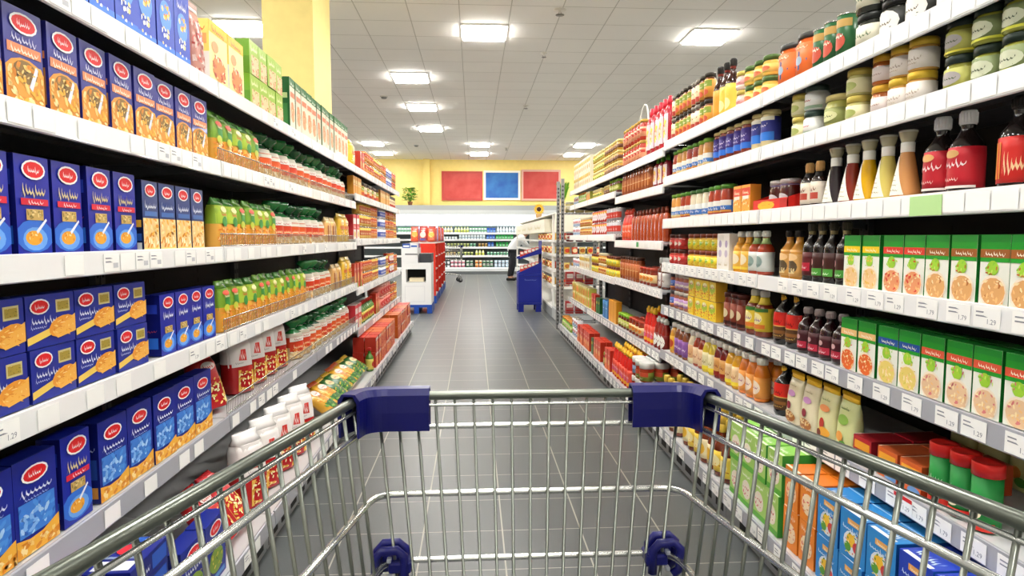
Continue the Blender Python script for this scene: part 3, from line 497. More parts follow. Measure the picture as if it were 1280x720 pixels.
white_box = carton('garlic_box', 'box', 'tall white box with lilac motif', .075, .18, .05, '#f2eee6', [('e', .5, .72, .22, .1, '#a898b8'), ('e', .5, .46, .26, .1, '#c9bcd0'), ('s', .2, .14, .8, .24, '#c8b890', 7)], sidecol='#e0d9cc')
yellow_jar = jar('curry_sauce_jar', 'yellow curry jar with green label', .04, .09, '#e0a82c', '#7a3a24', '#e9d234', [('e', .4, .6, .28, .26, '#8cb834'), ('p', .1, .05, .9, .45, ['#e88a2c', '#f4dc5a', '#c8502c'], 14, 4), ('s', .25, .62, .75, .8, '#f8f4d0', 6)], lab=(.12, .82))
red_small = jar('salsa_jar', 'small red salsa jar', .038, .09, '#b52a20', '#4a2018', '#c8332c', [('e', .5, .5, .22, .3, '#d8c8b8')], lab=(.2, .75))
blue_small = jar('relish_jar', 'small relish jar with blue label', .037, .105, '#8a4a3c', '#3a3a44', '#4464b0', [('s', .25, .4, .75, .65, '#e4e8f4', 6), ('r', 0, 0, 1, .2, '#d88a4a')])
lilac_small = jar('relish_jar', 'small relish jar with lilac label', .037, .105, '#a05a44', '#c8c0b8', '#b08ab8', [('r', 0, .3, 1, .6, '#f0e4dc'), ('s', .25, .38, .75, .52, '#a0506a', 6)])
red_disc_bottle = bottle('rum_sauce_bottle', 'black bottle with red arched label', .043, .215, '#120e0d', '#191614', '#5a3a20', [('r', 0, .5, 1, 1, '#dc2a20'), ('r', 0, .46, 1, .5, '#e0b05a'), ('r', .1, .2, .9, .32, '#8a5a2c'), ('s', .15, .1, .85, .18, '#c8a050', 8), ('s', .2, .62, .8, .8, '#8a1814', 7)], lab=(.1, .6), shoulder=.62, neckr=.3)
_l = MB(); art(_l, surf_round([(.0166, 0), (.0166, .23)], .175, .2, span=PI), [('e', .5, .5, .42, .48, '#eab52a')], flat=False); red_disc_bottle.me.append(('gold_seal', _l.mesh('gold_seal'), None))
yellow_label_bottle = bottle('barbecue_sauce_bottle', 'brown sauce bottle with yellow label', .04, .2, '#7a2f16', '#ece8dc', '#e6c838', [('e', .5, .55, .3, .26, '#f4e6a0'), ('r', .1, .12, .9, .3, '#d8742c'), ('s', .2, .45, .8, .62, '#8a5a9a', 6), ('r', 0, .85, 1, 1, '#3f7a2c')], lab=(.12, .62), necklab=('#e0c43c', .7, .86), shoulder=.66)
tube_red = jar('chili_jar', 'tall dark red chili jar', .033, .165, '#6a2216', '#4a1c14', '#8a3a22', [('e', .5, .5, .24, .22, '#d8c49a'), ('r', 0, .0, 1, .14, '#3a140e')], lab=(.1, .8))
yellow_packet = carton('taco_box', 'box', 'yellow and green taco box', .1, .1, .06, '#efcf2c', [('e', .5, .62, .4, .26, '#a8c03a'), ('e', .5, .75, .28, .12, '#f6f0c8'), ('p', .05, .05, .95, .48, ['#e88a2c', '#c8442c', '#f6dc6a', '#8ab034'], 26, 4), ('s', .2, .66, .8, .82, '#a83a2c', 6)], sidecol='#e0a82c', top='#8a3a24')
cream_pouch = pouch('dumpling_pouch', 'pouch', 'cream pouch with yellow seal and purple onion', .105, .2, .06, '#e3d8b8', [('e', .5, .68, .28, .07, '#b884b4'), ('e', .4, .4, .15, .09, '#8c2c3c'), ('e', .5, .16, .38, .12, '#a86a3a'), ('p', .1, .06, .9, .26, ['#8a4a2a', '#d8a868', '#f0d8a8'], 18, 3), ('s', .2, .84, .8, .9, '#a89a70', 7)], '#e6b422', seed=11)
cream_pouch2 = pouch('dumpling_pouch', 'pouch', 'cream pouch with yellow seal and red peppers', .105, .2, .06, '#dcd9a4', [('e', .5, .68, .3, .07, '#e2905a'), ('e', .45, .36, .14, .12, '#b4322c'), ('e', .6, .2, .3, .1, '#eaa83c'), ('e', .3, .15, .14, .08, '#7a3020'), ('s', .2, .84, .8, .9, '#8a9a60', 7)], '#e2b01e', seed=13)
cream_pouch3 = pouch('dumpling_pouch', 'pouch', 'pale green pouch with yellow seal', .105, .2, .06, '#d6dc9c', [('e', .5, .64, .3, .1, '#86b04a'), ('e', .4, .3, .2, .1, '#e09a4a'), ('e', .6, .16, .2, .08, '#4f8a34'), ('s', .2, .84, .8, .9, '#6a8a50', 7)], '#e6b422', seed=15)
flat_box_r = carton('noodle_snack_box', 'box', 'low crimson box with orange patch', .09, .085, .13, '#b62430', [('r', .08, .55, .92, .85, '#eda22e'), ('s', .15, .28, .85, .45, '#f8dce0', 7), ('e', .4, .05, .3, .12, '#e8e8f0')], sidecol='#7a141e', top='#8c1a22', topart=[('r', 0, 0, .06, 1, '#d8b8b0')])
flat_box_o = carton('noodle_snack_box', 'box', 'low orange box with yellow patch', .09, .085, .13, '#d8642c', [('r', .08, .55, .92, .85, '#f2ac34'), ('s', .15, .3, .85, .48, '#f8e0c8', 7), ('e', .7, .08, .3, .16, '#6a98d0')], sidecol='#a8401c', top='#b3522a', topart=[('r', 0, 0, .06, 1, '#e8c0a0')])
cheese_tube = jar('grated_cheese_shaker', 'green shaker with red cap', .032, .17, '#1f7a38', '#dc2a24', '#218a3e', [('s', .2, .5, .8, .62, '#e8f0e0', 8), ('r', 0, 0, 1, .16, '#d2342a'), ('e', .5, .3, .2, .1, '#f0e8c8')], lidh=.03, neck=1., lab=(.02, .98), cat='shaker')
def mini(desc, fill, label, lart):
    return bottle('sandwich_sauce_bottle', desc, .035, .19, fill, '#f2eee6', label, lart, shoulder=.66, neckr=.5, lab=(.08, .56), capf=.14)
minis = [mini('small orange sauce bottle with white cap', '#e07a1e', '#f0a04a', [('e', .5, .5, .32, .34, '#f6e0c8'), ('s', .25, .45, .75, .6, '#a03a6a', 6)]), mini('small golden sauce bottle with white cap', '#e6a81c', '#e8c89a', [('s', .2, .4, .8, .6, '#a8502c', 7), ('r', 0, 0, 1, .2, '#f0d840')]), mini('small dark red sauce bottle with white cap', '#7a1a14', '#d8a05a', [('s', .2, .5, .8, .7, '#8a2a1c', 7), ('r', 0, 0, 1, .25, '#8c2418')]),
         mini('small yellow sauce bottle with white cap', '#e0c438', '#e4dcb0', [('s', .2, .4, .8, .6, '#8a7a3a', 7), ('r', 0, 0, 1, .22, '#ecd83a')]), mini('small brick red sauce bottle with white cap', '#a2381c', '#e9c9a0', [('s', .2, .4, .8, .6, '#a03a2a', 7)]), mini('small cream sauce bottle with white cap', '#ecdcb4', '#d8a878', [('s', .2, .4, .8, .6, '#8a4a2a', 7), ('r', 0, 0, 1, .2, '#f0e8c0')])]
mini_x = [mini('small mustard sauce bottle with amber label', '#d8962a', '#e8b43a', [('e', .5, .5, .3, .3, '#b8482c')]), mini('small brown sauce bottle with purple label', '#8a4a24', '#8a5aa0', [('s', .2, .4, .8, .6, '#f0e0f0', 6)])]
beer = bottle('malt_vinegar_bottle', 'amber bottle with gold neck and yellow label', .037, .275, '#6a2a10', '#d8b84a', '#f0d050', [('e', .5, .5, .32, .3, '#f6e9b0'), ('p', .1, .05, .9, .4, ['#e8a82c', '#a85a1c', '#fbe89a'], 12, 5)], shoulder=.5, neckr=.38, lab=(.08, .42), necklab=('#e2c24e', .72, .86))
beer2 = bottle('malt_vinegar_bottle', 'amber bottle with gold neck and cream label', .037, .275, '#7a3214', '#d8b84a', '#efe0b4', [('e', .5, .5, .28, .32, '#e8b83c')], shoulder=.5, neckr=.38, lab=(.08, .42), necklab=('#e8cf6a', .72, .86))
white_cap_jar = jar('spread_jar', 'red brown jar with big white lid', .046, .13, '#a83a20', '#e9ebe6', '#7a8a34', [('r', 0, .5, 1, 1, '#c04a2c'), ('s', .25, .2, .75, .4, '#f0e8c0', 6)], lidh=.036, neck=1.02, lab=(.1, .7))
blue_label_jar = jar('spread_jar', 'red jar with white lid and blue label', .044, .13, '#a8301f', '#eceee9', '#8aa6c8', [('s', .2, .4, .8, .6, '#30508a', 7)], lidh=.03, neck=1.0)
round_ketchup = ketchup('ketchup_bottle', 'red ketchup bottle with white round label', '#8c1f16', '#d8d4cc', '#7a1a12', [('e', .5, .5, .34, .44, '#ecebe4'), ('s', .3, .45, .7, .6, '#8a2a24', 6)])
slim_ketchup = ketchup('ketchup_bottle', 'slim red ketchup bottle with yellow cap', '#d3241c', '#f0bc2c', '#e0503c', [('s', .2, .5, .8, .7, '#f4c8d8', 7), ('r', 0, 0, 1, .2, '#f0a82c'), ('e', .5, .35, .24, .14, '#d85a8a')], r=.033, h=.26)
oval_bottle = squeeze('barbecue_bottle', 'red brown bottle with white oval label', .082, .23, .055, '#a8401c', '#7a2c16', None, [('e', .5, .5, .38, .46, '#efe9df'), ('e', .5, .45, .1, .1, '#7a6a5a'), ('s', .25, .6, .75, .72, '#6a5a48', 6)], (.1, .74))
big_red = ketchup('ketchup_bottle', 'large bright red ketchup bottle', '#dc3222', '#e0442c', '#e25a34', [('s', .2, .5, .8, .7, '#f8e0d0', 7)], r=.042, h=.255)
red_tin = tin('tomato_can', 'red tomato can with silver rims', .042, .118, '#d23a24', [('e', .5, .5, .3, .34, '#e8e0e0'), ('r', 0, .75, 1, .9, '#e8b03a'), ('s', .32, .42, .68, .6, '#a8281c', 5)])
grey_tin = tin('tomato_can', 'grey and red tomato can', .042, .118, '#b8b4b8', [('r', 0, .25, 1, .7, '#cf4030'), ('s', .3, .4, .7, .58, '#f0e4e0', 5)])
amber_tin = jar('corn_jar', 'amber jar with cream lid', .04, .098, '#d8963a', '#e6dcb8', '#e4b46a', [('e', .5, .5, .28, .3, '#b8642c')])
pale_tin = tin('mushroom_can', 'pale blue and white can', .04, .1, '#e4e6ea', [('r', 0, .1, 1, .35, '#9ab4d0'), ('e', .5, .6, .26, .2, '#d88a8a'), ('s', .3, .5, .7, .66, '#7a8aa4', 6)])
dark_white_cap = bottle('soy_sauce_bottle', 'brown sauce bottle with large white cap', .04, .205, '#5a2014', '#dfe2e2', '#e2ddda', [('s', .2, .4, .8, .6, '#7a3a34', 6), ('r', .42, 0, .58, 1, '#7a2a20')], neckr=.55, capf=.17, shoulder=.6)
spread_red = jar('pesto_jar', 'brown red pesto jar with pale label', .04, .125, '#8a2c18', '#c04a34', '#e6c890', [('e', .5, .5, .3, .3, '#e0862c'), ('s', .3, .44, .7, .6, '#7a2a1c', 6)])
spread_green = jar('pesto_jar', 'brown pesto jar with lime lid', .038, .118, '#6a2a18', '#8cc034', '#a8b03c', [('e', .5, .5, .3, .3, '#d8d890')])
sachet_red = carton('gravy_box', 'box', 'upright red gravy box', .095, .17, .05, '#d93f26', [('q', [(0, 0), (1, 0), (1, .3), (0, .5)], '#e8763a'), ('s', .15, .7, .85, .82, '#f6dcc8', 7), ('e', .5, .4, .3, .14, '#f0c080')], sidecol='#b02c1c')
sachet_green = carton('gravy_box', 'box', 'upright dark green gravy box', .08, .15, .05, '#1f5a26', [('e', .5, .7, .3, .1, '#d8c23a'), ('r', .2, .2, .8, .5, '#3f8a34')], sidecol='#174a20')
sachet_blue = carton('gravy_box', 'box', 'upright blue gravy box', .1, .16, .05, '#2f7fc4', [('r', 0, .8, 1, 1, '#5aa0dc'), ('s', .15, .55, .85, .66, '#e8f0f8', 7)], sidecol='#1f5a94')
sachet_orange_s = carton('gravy_box', 'box', 'low amber gravy box', .09, .15, .05, '#e8a03a', [('r', .1, .5, .9, .8, '#f6dca0'), ('s', .2, .55, .8, .7, '#a8482c', 6)], sidecol='#b87a20')
sachet_orange = carton('gravy_box', 'box', 'upright amber gravy box', .09, .19, .05, '#eea82a', [('r', .1, 0, .2, 1, '#d88a1c'), ('r', .4, 0, .5, 1, '#f6c45a'), ('r', .7, 0, .8, 1, '#d88a1c')], sidecol='#c88420')
yellow_tin = carton('corn_snack_box', 'box', 'yellow carton with red vegetable picture', .1, .1, .08, '#ecd05a', [('r', .15, .1, .85, .7, '#e8823a'), ('p', .15, .1, .85, .7, ['#d8502c', '#f4c864', '#b8381f', '#f8e6b0'], 22, 3), ('r', 0, .82, 1, 1, '#f4eab8')], sidecol='#c9c85a', top='#f0e8b4')
green_tub = jar('vegetable_tub', 'light green tub with orange lid', .05, .118, '#8cba4a', '#e0962c', '#a8cc5a', [('e', .5, .5, .3, .3, '#e8e4b0'), ('s', .3, .42, .7, .6, '#4f8030', 6)], cat='tub')
blue_cereal = lambda desc, base, seed: carton('potato_mix_box', 'box', desc, .118, .14, .19, base, [('r', .3, .74, .8, .86, '#e8a85a'), ('s', .34, .76, .76, .84, '#f8e8c8', 7), ('e', .5, .36, .34, .26, '#dfe8f4'), ('e', .45, .42, .17, .14, '#f2c23a'), ('e', .68, .32, .15, .12, '#cf4a50'), ('e', .34, .26, .13, .1, '#5a9a3a'), ('p', .24, .12, .78, .58, ['#f0b42c', '#f6d04a', '#c83c3c', '#5a8a34', '#f8f0d8'], 26, seed), ('s', .1, .62, .9, .7, '#dbe8f8', 9)], top=base, topart=[('r', .1, .0, .9, .07, '#eef4fa'), ('r', 0, .5, 1, .53, '#9cc4e8'), ('s', .15, .14, .85, .3, '#cfe2f4', 8)], sidecol='#174f9a')
blue_a = blue_cereal('sky blue potato box with yellow flower dish', '#2f86cc', 3)
blue_b = blue_cereal('royal blue potato box with white flash', '#2140b4', 6)
orange_b = carton('potato_mix_box', 'box', 'orange potato box with dumpling dish', .095, .14, .19, '#e8862a', [('e', .5, .42, .38, .26, '#f6d9b4'), ('p', .18, .2, .82, .64, ['#e8a050', '#d8605a', '#f6e6c0', '#c87a2c'], 26, 4), ('s', .12, .78, .88, .9, '#fbe6c8', 8)], topart=[('r', 0, .0, 1, .06, '#f6e4d0'), ('r', 0, .5, 1, .53, '#b85a14')], sidecol='#c8661c', top='#dc7822')
green_b = carton('potato_mix_box', 'box', 'light green potato box with pink dish', .105, .15, .19, '#a8d06a', [('e', .5, .45, .36, .26, '#f0e6d4'), ('p', .18, .24, .82, .66, ['#d8707a', '#f4d8b8', '#c8505a', '#f8ecd8'], 22, 7), ('r', 0, 0, 1, .14, '#5fae3c'), ('s', .12, .8, .88, .92, '#f8fae8', 8)], topart=[('r', 0, 0, 1, .06, '#e8f4d8'), ('r', 0, .48, 1, .53, '#e8f8dc'), ('s', .15, .14, .85, .3, '#f0f8e4', 7)], sidecol='#3f9a3c', top='#86c84a')

# ------------------------------------------------------------------ the hall
CEIL = 3.93
floor_m = grid_mat('floor_tiles', '#585c5d', '#b4b2a6', .33, .318, .0042, .115, 2.288, .36, .55, .1, .006, speck=.22)
ceil_m = grid_mat('ceiling_tiles', '#faf7f0', '#cdc9bf', .61, .61, .012, -.157, 7.69, .85, .85, .03)
wall_m = M('#f6dc84', .42, grain=.2); col_m = M('#f6e08e', .6, grain=.2); white_wall = M('#f1eee6', .75, grain=.15)
X0, X1, Y0, Y1 = -7.5, 8.0, -3.2, 22.6
def slab(name, x0, x1, y0, y1, z0, z1, m):
    b = MB(); b.box(x0, x1, y0, y1, z0, z1, m); return struct(b.build(name))
slab('floor', X0-.1, X1+.1, Y0-.1, Y1+.1, -.1, 0, floor_m)
slab('ceiling', X0-.1, X1+.1, Y0-.1, Y1+.1, CEIL, CEIL+.1, ceil_m)
slab('wall_back', X0-.1, X1+.1, Y1, Y1+.15, 0, CEIL, wall_m)
slab('wall_left', X0-.15, X0, Y0, Y1, 0, CEIL, white_wall)
slab('wall_right', X1, X1+.15, Y0, Y1, 0, CEIL, white_wall)
slab('wall_front', X0-.1, X1+.1, Y0-.15, Y0, 0, CEIL, white_wall)
slab('trim_1', -1.72, -1.5, Y1-.16, Y1-.001, 0, CEIL, wall_m)
slab('column', -1.975, -1.505, 6.32, 7.06, 0, CEIL, col_m)
slab('baseboard_back', X0, -2.6, Y1-.02, Y1-.001, 0, .1, M('#8a8a88', .5))

# ------------------------------------------------------------------ ceiling lamps and fittings
glow = emit('lamp_diffuser_glow', (1, .97, .92, 1), 48.)
spots = [(x, y) for y in (-1.2, 1.3, 3.75, 6.2, 8.65) for x in (-2.92, .15, 3.16)] + [(-1.05, 11.1), (-1.05, 13.55), (-1.05, 16.17)] + [(x, y) for y in (18.8, 20.9) for x in (-2.87, .2, 3.24)] + [(-5.4, 3.75), (-5.4, 8.65), (-5.4, 11.1), (-5.4, 13.5), (-5.4, 16.2), (-5.4, 18.8), (5.9, 3.75), (5.9, 8.65), (5.9, 11.1), (5.9, 13.5), (5.9, 16.2), (5.9, 18.8)]  # outermost side columns are added out of view to brighten walls and ceiling
gf = M('#e8e6e0', .4)
fr = MB()
for a, b, c, d in ((-.3, .3, -.3, -.27), (-.3, .3, .27, .3), (-.3, -.27, -.27, .27), (.27, .3, -.27, .27)): fr.box(a, b, c, d, -.02, -.0005, gf)
fr_me = fr.mesh('frame'); df = MB(); df.box(-.27, .27, -.27, .27, -.045, -.002, glow); df_me = df.mesh('diffuser')
cnt = {}
for x, y in spots:
    t = empty('ceiling_light', (x, y, CEIL))
    row = 'near part' if y < 7 else 'middle part' if y < 17 else 'far part'
    side = 'added far left' if x < -4 else 'left' if x < -2 else 'middle' if x < 1 else 'right' if x < 4 else 'added far right'
    k = (row, side); cnt[k] = cnt.get(k, 0)+1
    tag(t, f'square white recessed ceiling lamp, {ordw(cnt[k])} of the {side} column, {row} of ceiling', 'ceiling light', 'recessed ceiling lamps')
    obj('frame', fr_me, t); obj('diffuser', df_me, t)
def detector(x, y, label):
    t = empty('smoke_detector', (x, y, CEIL)); b = MB(); b.lathe([(.001, -.0005), (.075, -.001), (.08, -.012), (.07, -.02)], M('#d8d5cc', .4), 20); b.build('mount_plate', t)
    b = MB(); b.lathe([(.055, -.02), (.055, -.034), (.045, -.05), (.0001, -.056)], M('#8e8d88', .4), 20); b.build('sensor_head', t); tag(t, label, 'smoke detector')
def sprinkler(x, y, label, s=1.):
    t = empty('sprinkler', (x, y, CEIL)); b = MB(); b.lathe([(.0001, -.0005), (.05*s, -.001), (.05*s, -.008), (.02, -.012), (.014, -.035), (.0001, -.036)], M('#dcd8cc', .3, .3), 16); b.build('escutcheon', t)
    b = MB(); b.lathe([(.0001, -.062), (.035*s, -.062), (.035*s, -.065), (.0001, -.067)], M('#77746c', .3, .8), 16)
    for q in (-1, 1): b.tube([(.012*q, 0, -.03), (.02*q, 0, -.05), (.006*q, 0, -.063)], .003, M('#77746c', .3, .8), 6)
    b.build('deflector', t); tag(t, label, 'sprinkler')
detector(-1.7, 12.62, 'grey round smoke detector between the lamps of the left ceiling')
detector(-1.66, 19.1, 'grey round smoke detector near the yellow back wall')
sprinkler(1.037, 7.79, 'white ceiling sprinkler nearest the top of the photo', 1.5)
sprinkler(1.043, 9.58, 'small ceiling sprinkler just beyond the largest one')
sprinkler(1.08, 13.34, 'small ceiling sprinkler in the middle of the ceiling', 1.2)
sprinkler(1.0, 19.6, 'farthest small ceiling sprinkler near the yellow back wall')

# ------------------------------------------------------------------ shelving bays
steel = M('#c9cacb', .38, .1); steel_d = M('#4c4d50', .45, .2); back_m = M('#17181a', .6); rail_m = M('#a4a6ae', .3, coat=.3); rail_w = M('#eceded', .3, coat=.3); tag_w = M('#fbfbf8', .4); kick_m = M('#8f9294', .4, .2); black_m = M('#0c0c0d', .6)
def textmesh(s, h):
    c = bpy.data.curves.new('t', 'FONT'); c.body = s; c.size = h; c.resolution_u = 2
    o = bpy.data.objects.new('t', c); COL.objects.link(o); bpy.context.view_layer.update()
    me = bpy.data.meshes.new_from_object(o.evaluated_get(bpy.context.evaluated_depsgraph_get()))
    r = ([tuple(v.co) for v in me.vertices], [tuple(p.vertices) for p in me.polygons])
    bpy.data.objects.remove(o); bpy.data.curves.remove(c); bpy.data.meshes.remove(me)
    return r
PR = [textmesh(s, .017) for s in ('1.79', '1.29', '1.79', '1.29')]
def tag_mesh(w, h, seed, big=False, red=False):
    """paper price ticket in the x-z plane facing -y"""
    b = MB(); b.box(-w/2, w/2, -.001, 0, -h/2, h/2, tag_w)
    rr = random.Random(seed); ink = M('#8d909a', .6)
    for i in range(2): b.face([(-w*.4, -.0014, h*(.22-.2*i)), (-w*.4+w*rr.uniform(.25, .5), -.0014, h*(.22-.2*i)), (-w*.4+w*.3, -.0014, h*(.29-.2*i)), (-w*.4, -.0014, h*(.29-.2*i))], ink)
    if big:
        vs, fs = PR[seed % 4]; b.idx([(x+w*.0, -.0015, y-h*.3) for x, y, z in vs], fs, ink)
    else: b.face([(w*.08, -.0014, -h*.3), (w*.4, -.0014, -h*.3), (w*.4, -.0014, -h*.02), (w*.08, -.0014, -h*.02)], M('#c4c6cc', .6))
    if red: b.face([(-w*.48, -.0015, h*.24), (w*.48, -.0015, h*.24), (w*.48, -.0015, h*.48), (-w*.48, -.0015, h*.48)], M('#d8262c'))
    return b.mesh('price_tag')
TAGS = [tag_mesh(.072, .046, i, False) for i in range(3)]; TAGS_B = [tag_mesh(.078, .048, i, True) for i in range(4)]; TAG_P = MB(); TAG_P.box(-.036, .036, -.001, 0, -.023, .023, tag_w); TAG_P = TAG_P.mesh('price_tag'); TAG_R = tag_mesh(.078, .048, 1, True, True)
green_tag = MB(); green_tag.box(-.06, .06, -.0012, 0, -.03, .022, M('#b8e09a')); GREEN_TAG = green_tag.mesh('price_tag'); green_tag = MB(); green_tag.box(-.03, .03, -.0012, 0, -.018, .018, M('#2f9a4a')); GREEN_TAG2 = green_tag.mesh('price_tag')
def bay(side, y0, y1, levels, base_x, base_z, Xs, label, fence=(), depth=.47, tagp=.5, style='dense', special=()):
    sg = 1 if side == 'right' else -1
    root = empty('shelving_bay', (Xs, y0, 0)); tag(root, label, 'shelving', f'{side} shelving bays')
    L = y1-y0; rz = -PI/2 if sg > 0 else PI/2; rr = random.Random(int(y0*100)+sg)
    bx = sg*(base_x-Xs*sg) if 0 else base_x-Xs
    xx = lambda t: sg*t
    def bx_(mb, t0, t1, a, b, z0, z1, m, **k): mb.box(min(xx(t0), xx(t1)), max(xx(t0), xx(t1)), a, b, z0, z1, m, **k)
    top = levels[0]+.02
    mb = MB(); bx_(mb, depth+.005, depth+.025, .002, L-.002, .02, top, back_m, **{})
    for i in range(int((top-.1)/.05)):                                       # punched slots
        for y in (L*.33, L*.66): bx_(mb, depth+.0035, depth+.006, y-.004, y+.004, .1+i*.05, .125+i*.05, black_m)
    mb.build('back_panel', root)
    for y in (.0, L-.03):
        mb = MB(); bx_(mb, depth-.02, depth+.004, y+.001, y+.029, .02, top, steel_d)
        for i in range(int(top/.06)): bx_(mb, depth-.0215, depth-.0195, y+.009, y+.021, .06+i*.06, .085+i*.06, black_m)
        mb.build('upright', root)
    # plinth with kick plate and ventilation slots
    kb = sg*bx                                                                # negative: towards the aisle
    mb = MB(); bx_(mb, kb+.03, depth+.02, .001, L-.001, 0, base_z-.055, kick_m)
    bx_(mb, kb+.022, kb+.031, .001, L-.001, .02, base_z-.06, kick_m)
    n = int(L/.14)
    for i in range(n): bx_(mb, kb+.0205, kb+.0225, .03+i*.14, .03+i*.14+.085, .034, base_z-.082, black_m)
    mb.build('plinth', root)
    lv = [(z, 0., depth, True) for z in levels]+[(base_z, kb, depth, False)]
    for i, (z, t0, t1, br) in enumerate(lv):
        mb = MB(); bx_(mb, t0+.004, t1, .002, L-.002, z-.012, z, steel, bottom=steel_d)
        bx_(mb, t0+.004, t0+.03, .002, L-.002, z-.024, z-.012, M('#8a8c90', .4, .3)); bx_(mb, t0+.2, t0+.24, .01, L-.01, z-.024, z-.012, steel_d)
        if br:
            for y in (.004, L-.008):
                vs = [(xx(t0+.05), y, z-.013), (xx(t1), y, z-.013), (xx(t1), y, z-.075), (xx(t0+.05), y, z-.03)]
                mb.idx(vs+[(a, b+.004, c) for a, b, c in vs], [(0, 1, 2, 3), (7, 6, 5, 4), (0, 4, 5, 1), (1, 5, 6, 2), (2, 6, 7, 3), (3, 7, 4, 0)], steel_d)
        else: bx_(mb, t0+.01, t0+.03, .002, L-.002, z-.06, z-.012, steel)
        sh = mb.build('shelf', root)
        r = MB(); prof = [(t0-.006, z+.007), (t0-.001, z+.009), (t0+.004, z+.007), (t0+.004, z-.049), (t0-.004, z-.052), (t0-.009, z-.049)]
        vs = [(xx(t), y, zz) for y in (.003, L-.003) for t, zz in prof]; q = len(prof)
        r.idx(vs, [(k, (k+1) % q, q+(k+1) % q, q+k) for k in range(q)]+[tuple(range(q)), tuple(range(q, 2*q))[::-1]], rail_w if style == 'dense' and i < 4 else rail_m)
        r.build('price_rail', sh, weld=True)
        a = .05
        while a < L-.05:
            if rr.random() < (.97 if sg > 0 else tagp):
                me = rr.choice(TAGS_B if y0 < 2.7 and i > 2 else TAGS) if (i > 2 if sg > 0 else rr.random() < .2) else TAG_P
                tg = obj('price_tag', me, sh); tg.location = (xx(t0-.0095), a, z-.022); tg.rotation_euler = (0, 0, rz)
            a += .078 if style == 'dense' and i < 3 else rr.choice((.088, .11, .13))
        if i in fence:
            f = MB(); w = M('#b9bcb6', .25, .8); h = .058
            for hh in (.012, h): f.tube([(xx(t0+.012), .02, z+hh), (xx(t0+.012), L-.02, z+hh)], .0022, w, 6)
            for k in range(int((L-.04)/.018)): f.tube([(xx(t0+.012), .02+k*.018, z+.0005), (xx(t0+.012), .02+k*.018, z+h)], .0011, w, 4, caps=False)
            f.build('wire_fence', sh)
        for (li, yy, me) in special:
            if li == i and y0 <= yy < y1:
                tg = obj('price_tag', me, sh); tg.location = (xx(t0-.0115), yy-y0, z-.02); tg.rotation_euler = (0, 0, rz)
    return root
XL, XR = -.95, 1.2
BLX, BRX = -.79, 1.065
LN = [1.80, 1.51, 1.187, .858, .535]; LF = [1.80, 1.58, 1.215, .81, .47]
RN = [1.82, 1.60, 1.338, 1.066, .797, .512]; R3 = [1.79, 1.56, 1.20, .89, .48]; RF = [1.79, 1.615, 1.25, .88, .48]
LB, RB = .15, .15
bay('left', 1.05, 2.485, LN, BLX, LB, XL, 'grey steel shelving bay of blue pasta boxes nearest the cart', tagp=.6)
bay('left', 2.49, 3.865, LN, BLX, LB, XL, 'second left shelving bay, wire fences before green and orange bags', (1, 2, 3, 4), tagp=.6)
bay('left', 3.87, 5.245, LN, BLX, LB, XL, 'third left shelving bay, wire fences before green topped bags', (1, 2, 3, 4), tagp=.6)
bay('left', 5.25, 6.78, LF, BLX, LB, XL, 'fourth left shelving bay, small cans beyond the wire fences', tagp=.7)
bay('left', 6.785, 8.32, LF, BLX, LB, XL, 'last left shelving bay, ending beside the white display', tagp=.7)
bay('right', 1.25, 2.625, RN, BRX, RB, XR, 'nearest right shelving bay with green rice boxes and dressings', tagp=.75, special=((2, 1.63, GREEN_TAG), (5, 1.66, TAG_R)))
bay('right', 2.63, 4.005, RN, BRX, RB, XR, 'second right shelving bay with purple and blue sauce jars', tagp=.75)
bay('right', 4.01, 5.385, R3, BRX, RB, XR, 'third right shelving bay with oval label bottles', tagp=.8, special=((2, 4.6, GREEN_TAG2),))
bay('right', 5.39, 6.68, RF, BRX, RB, XR, 'fourth right shelving bay with stacked red cans', tagp=.8)
bay('right', 6.685, 7.95, RF, BRX, RB, XR, 'last right shelving bay beside the wire rack', tagp=.8)

